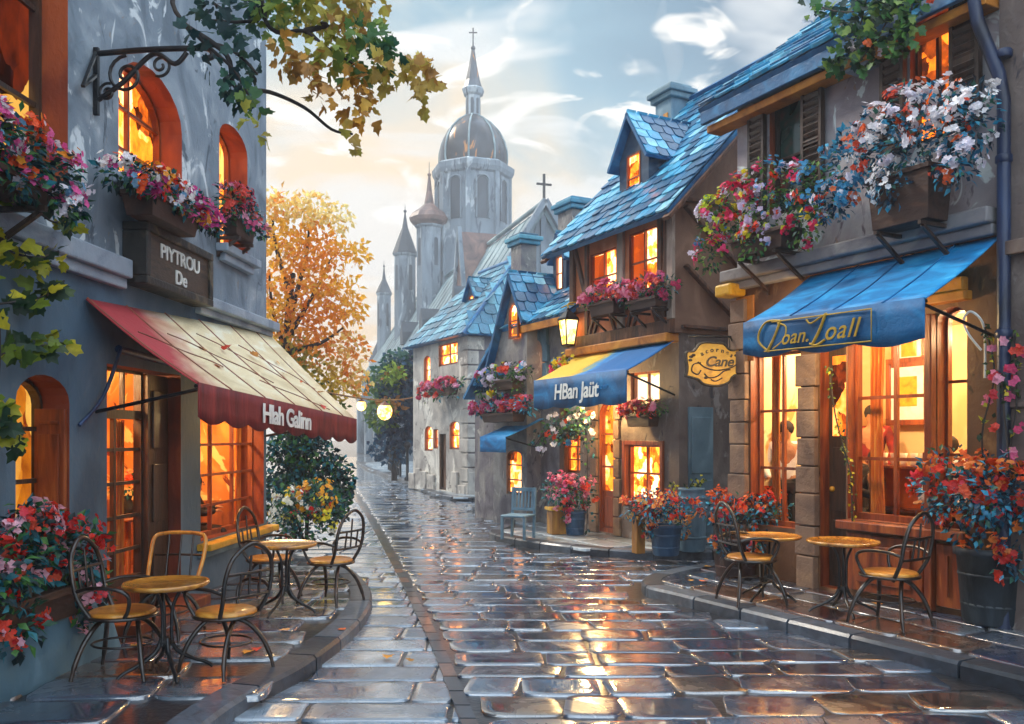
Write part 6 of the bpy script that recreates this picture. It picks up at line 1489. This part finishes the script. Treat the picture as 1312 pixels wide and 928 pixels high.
# misty tree beside the stone cottage
Yt = 32.5; base = V(at(505, 560, Yt)); base.z = .1
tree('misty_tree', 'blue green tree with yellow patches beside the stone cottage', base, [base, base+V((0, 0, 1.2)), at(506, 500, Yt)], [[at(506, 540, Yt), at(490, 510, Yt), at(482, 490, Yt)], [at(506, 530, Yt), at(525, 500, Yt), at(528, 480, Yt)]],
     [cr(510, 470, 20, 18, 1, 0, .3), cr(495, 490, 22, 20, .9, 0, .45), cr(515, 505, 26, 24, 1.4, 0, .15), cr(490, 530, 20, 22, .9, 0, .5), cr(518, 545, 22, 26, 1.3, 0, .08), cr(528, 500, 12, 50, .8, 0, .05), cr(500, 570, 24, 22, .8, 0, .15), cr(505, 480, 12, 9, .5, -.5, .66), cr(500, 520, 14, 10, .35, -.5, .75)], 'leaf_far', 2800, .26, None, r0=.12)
# plane tree overhanging the terrace from behind the viewer's left
Yt = 5.2; tb_ = V((-2.75, 2.4, .1))
def c5(px, py, r, w, tn, Y=5.2): k = Y/FPX; return (at(px, py, Y), (r*k*1.25, .28, r*k), w, tn)
tree('plane_tree', 'overhanging tree with green and gold leaves reaching in at the upper left', tb_,
     [tb_, V((-2.7, 2.45, 2.2)), V((-2.55, 2.7, 4.0)), V((-2.3, 3.3, 5.2))],
     [[V((-2.45, 3.0, 4.6)), at(190, -60, 5), at(225, 15, 5.1), at(262, 55, 5.2), at(300, 90, 5.2), at(318, 122, 5.2)], [V((-2.35, 3.2, 5.0)), at(250, -80, 5), at(330, 15, 5.2), at(310, 28, 5.2), at(270, 26, 5.2)],
      [V((-2.35, 3.2, 5.0)), at(300, -60, 5), at(345, 35, 5.2), at(390, 40, 5.2), at(420, 62, 5.2), at(456, 84, 5.2)], [at(262, 55, 5.2), at(300, 66, 5.2), at(330, 95, 5.2)], [at(240, 35, 5.2), at(290, 70, 5.2), at(302, 112, 5.3), at(345, 118, 5.4), at(390, 138, 5.4), at(425, 166, 5.4), at(452, 172, 5.4)], [at(390, 40, 5.2), at(420, 32, 5.2), at(395, 28, 5.2)]],
     [c5(290, 5, 40, 1.4, .04), c5(345, -10, 40, 1, .25), c5(350, 22, 22, .7, .35), c5(385, 5, 30, .9, .5), c5(430, 0, 34, 1, .55), c5(470, -8, 26, .7, .62), c5(445, 32, 30, 1, .68), c5(420, 60, 26, .8, .5), c5(475, 52, 24, .8, .28), c5(495, 72, 16, .5, .2), c5(370, 76, 16, .5, .75), c5(405, 92, 22, .6, .78), c5(450, 82, 20, .6, .35), c5(492, 96, 14, .35, .62),
      c5(528, 88, 15, .4, .66), c5(545, 100, 12, .3, .68), c5(540, 122, 8, .16, .64), c5(455, 112, 16, .4, .8), c5(440, 130, 16, .4, .82), c5(472, 140, 14, .35, .88), c5(460, 152, 12, .25, .9), c5(450, 182, 8, .16, .6), c5(408, 116, 12, .2, .75), c5(318, 75, 14, .35, .1), c5(290, 100, 15, .4, .05), c5(305, 120, 14, .35, .08), c5(322, 132, 12, .28, .3), c5(252, 55, 10, .2, .05), c5(325, 160, 6, .12, .5)],
     'leaf_over', 820, .078, None, r0=.13, lob=True)
# climbing vine at the left edge of the blue wall
def fl_(px, py, t=.2): return FL.w(FL.s(px, t), t, FL.z(px, py, t))
climber('vine with broad yellow green leaves climbing the left edge of the blue wall', [[fl_(-30, 700), fl_(-12, 560), fl_(0, 450), fl_(-8, 330), fl_(-20, 220)], [fl_(-10, 520), fl_(10, 555), fl_(22, 558)], [fl_(0, 455), fl_(30, 445), fl_(60, 442), fl_(86, 440)], [fl_(-5, 390), fl_(30, 385), fl_(60, 378), fl_(82, 360)], [fl_(-8, 310), fl_(20, 325), fl_(50, 330), fl_(75, 322)], [fl_(-15, 240), fl_(20, 250), fl_(45, 268), fl_(70, 285), fl_(92, 275)]],
        'leaf_yellow', 190, .13, None, 0, sp=.1, lobed=True)
# string of lanterns across the street
w0, w1 = FL.w(.03, .05, 2.5), FS.w(SW-.1, .05, 3.05)
st_ = thing('lantern_string', 'thin brown cord strung from the blue house to the stone cottage', 'cord', w0, 0); cable = []
for i in range(25):
    t = i/24; p = w0.lerp(w1, t)+V((0, 0, -.35*4*t*(1-t)*.5)); cable.append(p)
m = MB(); m.tube([p-w0 for p in cable], .018, 5); m.build('cord', 'tub_wood', st_)
for px, r, lab in ((463, .1, 'smaller round glowing lantern hanging on the cord, nearer the awning'), (493, .19, 'bigger glowing yellow lantern hanging on the cord before the misty tree')):
    bp_ = min(cable, key=lambda p: abs((p.x/p.y)*FPX+CX-px)); i = cable.index(bp_); k = (px-CX)/FPX
    best = None
    for j in range(24):
        for t in range(20):
            p = cable[j].lerp(cable[j+1], t/20); e = abs(p.x/p.y-k)
            if best is None or e < best[0]: best = (e, p)
    p = best[1]; lt_ = thing('lantern', lab, 'lantern', p)
    m = MB(); m.ball((0, 0, -r*1.5), r, 14, sq=(1, 1, 1.15)); m.build('globe', 'lamp', lt_)
    m = MB(); m.lathe([(r*.75, -r*.75), (r*.5, -r*.4), (r*.15, -r*.3), (r*.1, .01)], 12); m.build('cap', 'red_wood', lt_)
# iron railing and lamp bollard down the far pavement
rl = thing('iron_railing', 'dark iron railing along the far pavement under the misty tree', 'railing', gnd(514, 611, T), 0); o = gnd(514, 611, T)
ra, rb_ = gnd(513, 611, T), gnd(498, 602, T)
for i in range(7):
    p = ra.lerp(rb_, i/6)-o; m = MB(); m.tube([p, p+V((0, 0, 1.25))], .05, 6); m.ball(p+V((0, 0, 1.3)), .08, 8); m.build('post', 'iron', rl)
for z in (.35, 1.0):
    m = MB(); m.bar(ra-o+V((0, 0, z)), rb_-o+V((0, 0, z)), .05, .05); m.build('rail', 'iron', rl)
bo = thing('lamp_bollard', 'dark iron post with round head at the edge of the far pavement', 'bollard', gnd(522, 616, T))
m = MB(); m.lathe([(.12, 0), (.12, .1), (.06, .15), (.05, 1.15), (.08, 1.2)], 10); m.build('post', 'iron', bo); m = MB(); m.ball((0, 0, 1.32), .14, 10); m.build('head', 'iron', bo)
# leaves and petals dropped on the wet ground
for i in range(14):
    px, py = R.choice([(520, 845), (600, 800), (690, 770), (640, 880), (420, 860), (395, 830), (250, 880), (180, 860), (330, 850), (450, 815), (560, 745), (900, 750), (985, 850), (1115, 800)])
    p = gnd(px+R.uniform(-25, 25), py+R.uniform(-12, 12), 0); on = any(inpoly(p.x, p.y, P) for P in PAVED); p.z = .128 if on else .045
    lf = MB(); lf.lobed(V((0, 0, 0)), V((R.uniform(-1, 1), R.uniform(-1, 1), .05)), V((0, 0, 1)), R.uniform(.06, .11), R.random()); q_ = lf.build('fallen_leaf', 'fallen'); q_.location = p
    tag(q_, 'small orange leaf lying on the wet paving', 'leaf', 'fallen leaves on the wet paving')
# thin chimney smoke
def smoke():
    p = FT_.w(cx_t, -2.2, FT_.z(861, 112, -2.2)+.05); 
    m = MB(); m.tube(spline([(0, 0, 0), (.05, 0, .5), (-.1, 0, .95), (-.2, 0, 1.3), (-.12, 0, 1.8)], 5), [.06, .09, .12, .15, .18, .19, .2, .2, .19, .18, .17, .17, .16, .15, .14, .12, .1, .08, .06, .04, .02], 10)
    mt = bpy.data.materials.new('smoke'); mt.use_nodes = True; nt = mt.node_tree; nt.nodes.clear()
    out = nt.nodes.new('ShaderNodeOutputMaterial'); pv = nt.nodes.new('ShaderNodeVolumePrincipled'); pv.inputs['Color'].default_value = (1, 1, 1, 1); pv.inputs['Density'].default_value = .6
    nt.links.new(pv.outputs[0], out.inputs['Volume']); M['smoke'] = mt
    o = m.build('smoke', 'smoke'); o.location = p; tag(o, kind='stuff')
cx_t = FT_.s(861, -2.2)
smoke()

# ================================================================== air, sky, light, camera
HAZE = True
if HAZE:
    m = MB(); m.box(-70, 60, -8, 200, -1.2, 42); hz_ = m.build('haze', []); tag(hz_, kind='stuff')
    mt = bpy.data.materials.new('haze'); mt.use_nodes = True; nt = mt.node_tree; nt.nodes.clear()
    out = nt.nodes.new('ShaderNodeOutputMaterial'); pv = nt.nodes.new('ShaderNodeVolumePrincipled'); pv.inputs['Color'].default_value = (.95, .96, 1, 1); pv.inputs['Density'].default_value = .0029; pv.inputs['Anisotropy'].default_value = .3
    nt.links.new(pv.outputs[0], out.inputs['Volume']); hz_.data.materials.append(mt)
SUNV = V((-.62, .35, .70)).normalized()
sl_ = bpy.data.lights.new('sun', 'SUN'); sl_.energy = 2.4; sl_.angle = rad(10); sl_.color = (1, .9, .76)
so = bpy.data.objects.new('sun', sl_); COL.objects.link(so); so.rotation_euler = SUNV.to_track_quat('Z', 'Y').to_euler()
wd = bpy.data.worlds.new('World'); scene.world = wd; wd.use_nodes = True; nt = wd.node_tree
bg = nt.nodes['Background']; bg.inputs['Strength'].default_value = .1
L = nt.links.new; N = nt.nodes.new
sky = N('ShaderNodeTexSky'); sky.sky_type = 'NISHITA'; sky.sun_disc = False; sky.sun_elevation = math.asin(SUNV.z); sky.sun_rotation = math.atan2(SUNV.x, SUNV.y); sky.air_density = 1.2; sky.dust_density = 2.5
tc = N('ShaderNodeTexCoord'); nrm = N('ShaderNodeVectorMath'); nrm.operation = 'NORMALIZE'; L(tc.outputs['Generated'], nrm.inputs[0])
def mrange(src, a, b, c=0, d=1, smooth=True):
    n = N('ShaderNodeMapRange'); n.interpolation_type = 'SMOOTHSTEP' if smooth else 'LINEAR'
    n.inputs[1].default_value = a; n.inputs[2].default_value = b; n.inputs[3].default_value = c; n.inputs[4].default_value = d; L(src, n.inputs[0]); return n.outputs[0]
def mixc(f, a, b):
    n = N('ShaderNodeMix'); n.data_type = 'RGBA'
    if isinstance(f, float): n.inputs['Factor'].default_value = f
    else: L(f, n.inputs['Factor'])
    for s_, k in ((a, 'A'), (b, 'B')):
        if isinstance(s_, tuple): n.inputs[k].default_value = (*[c*10 for c in s_], 1)
        else: L(s_, n.inputs[k])
    return n.outputs['Result']
def skynoise(scale, stretch=(1, 1, 1), detail=4, distort=1.0, off=(0, 0, 0), rough=.5):
    mp = N('ShaderNodeMapping'); mp.inputs['Scale'].default_value = stretch; mp.inputs['Location'].default_value = off; L(nrm.outputs[0], mp.inputs[0])
    n = N('ShaderNodeTexNoise'); n.inputs['Scale'].default_value = scale; n.inputs['Detail'].default_value = detail; n.inputs['Distortion'].default_value = distort*.6; n.inputs['Roughness'].default_value = rough; L(mp.outputs[0], n.inputs['Vector']); return n.outputs[0]
G = V((-.20, .97, .03)).normalized(); dt = N('ShaderNodeVectorMath'); dt.operation = 'DOT_PRODUCT'; L(nrm.outputs[0], dt.inputs[0]); dt.inputs[1].default_value = G
wob = N('ShaderNodeMath'); wob.operation = 'MULTIPLY_ADD'; wob.inputs[1].default_value = .10; L(skynoise(5, (1, 1, 1.6), 3, 1.5), wob.inputs[0]); L(dt.outputs['Value'], wob.inputs[2])
blue = mixc(.9, sky.outputs[0], (.085, .185, .295))
cyan = mixc(mrange(wob.outputs[0], .86, .99), blue, (.31, .50, .61))
cream = mixc(mrange(wob.outputs[0], .945, 1.01), cyan, (.80, .70, .55))
peach = mixc(mrange(wob.outputs[0], .975, 1.035), cream, (.90, .68, .43))
c1 = skynoise(3.4, (1, 1, 2.2), 4, 2.0, (1.3, .2, .1), .55); c2 = skynoise(8.5, (1, 1, 2.2), 3, 1.8, (4, 2, 1), .5)
cl = mixc(mrange(c1, .47, .60, 0, .75), peach, (.80, .82, .82))
cl2 = mixc(mrange(c2, .52, .64, 0, .95), cl, (.95, .93, .88))
bd = N('ShaderNodeVectorMath'); bd.operation = 'DOT_PRODUCT'; L(nrm.outputs[0], bd.inputs[0]); bd.inputs[1].default_value = V((.3, -.5, .8)).normalized()
bm_ = N('ShaderNodeVectorMath'); bm_.operation = 'SCALE'; L(cl2, bm_.inputs[0]); L(mrange(bd.outputs['Value'], .1, .75, 1, 4.0), bm_.inputs['Scale'])
L(bm_.outputs[0], bg.inputs['Color'])
cam = bpy.data.cameras.new('camera'); co = bpy.data.objects.new('camera', cam); COL.objects.link(co)
co.location = (0, 0, EYE); co.rotation_euler = (math.pi/2, 0, 0); cam.sensor_width = 36; cam.lens = FPX/1312*36; cam.shift_y = (HY-464)/1312; cam.clip_end = 1000; cam.clip_start = .05
scene.camera = co
scene.view_settings.view_transform = 'Standard'; scene.view_settings.look = 'None'; scene.view_settings.gamma = 1; scene.view_settings.exposure = .36
scene.view_settings.use_curve_mapping = False
scene.render.engine = 'CYCLES'; cy = scene.cycles
cy.use_denoising = True; cy.max_bounces = 6; cy.diffuse_bounces = 3; cy.glossy_bounces = 3; cy.transparent_max_bounces = 8; cy.volume_bounces = 0; cy.caustics_reflective = False; cy.caustics_refractive = False
cy.sample_clamp_indirect = 4; cy.volume_step_rate = 4

dg = bpy.context.evaluated_depsgraph_get(); dg.update()
for o in [o for o in scene.objects if o.type == 'FONT']:
    me = bpy.data.meshes.new_from_object(o.evaluated_get(dg)); n = bpy.data.objects.new('lettering', me); COL.objects.link(n)
    n.parent = o.parent; n.location = o.location; n.rotation_euler = o.rotation_euler; n.scale = o.scale
    bpy.data.objects.remove(o)
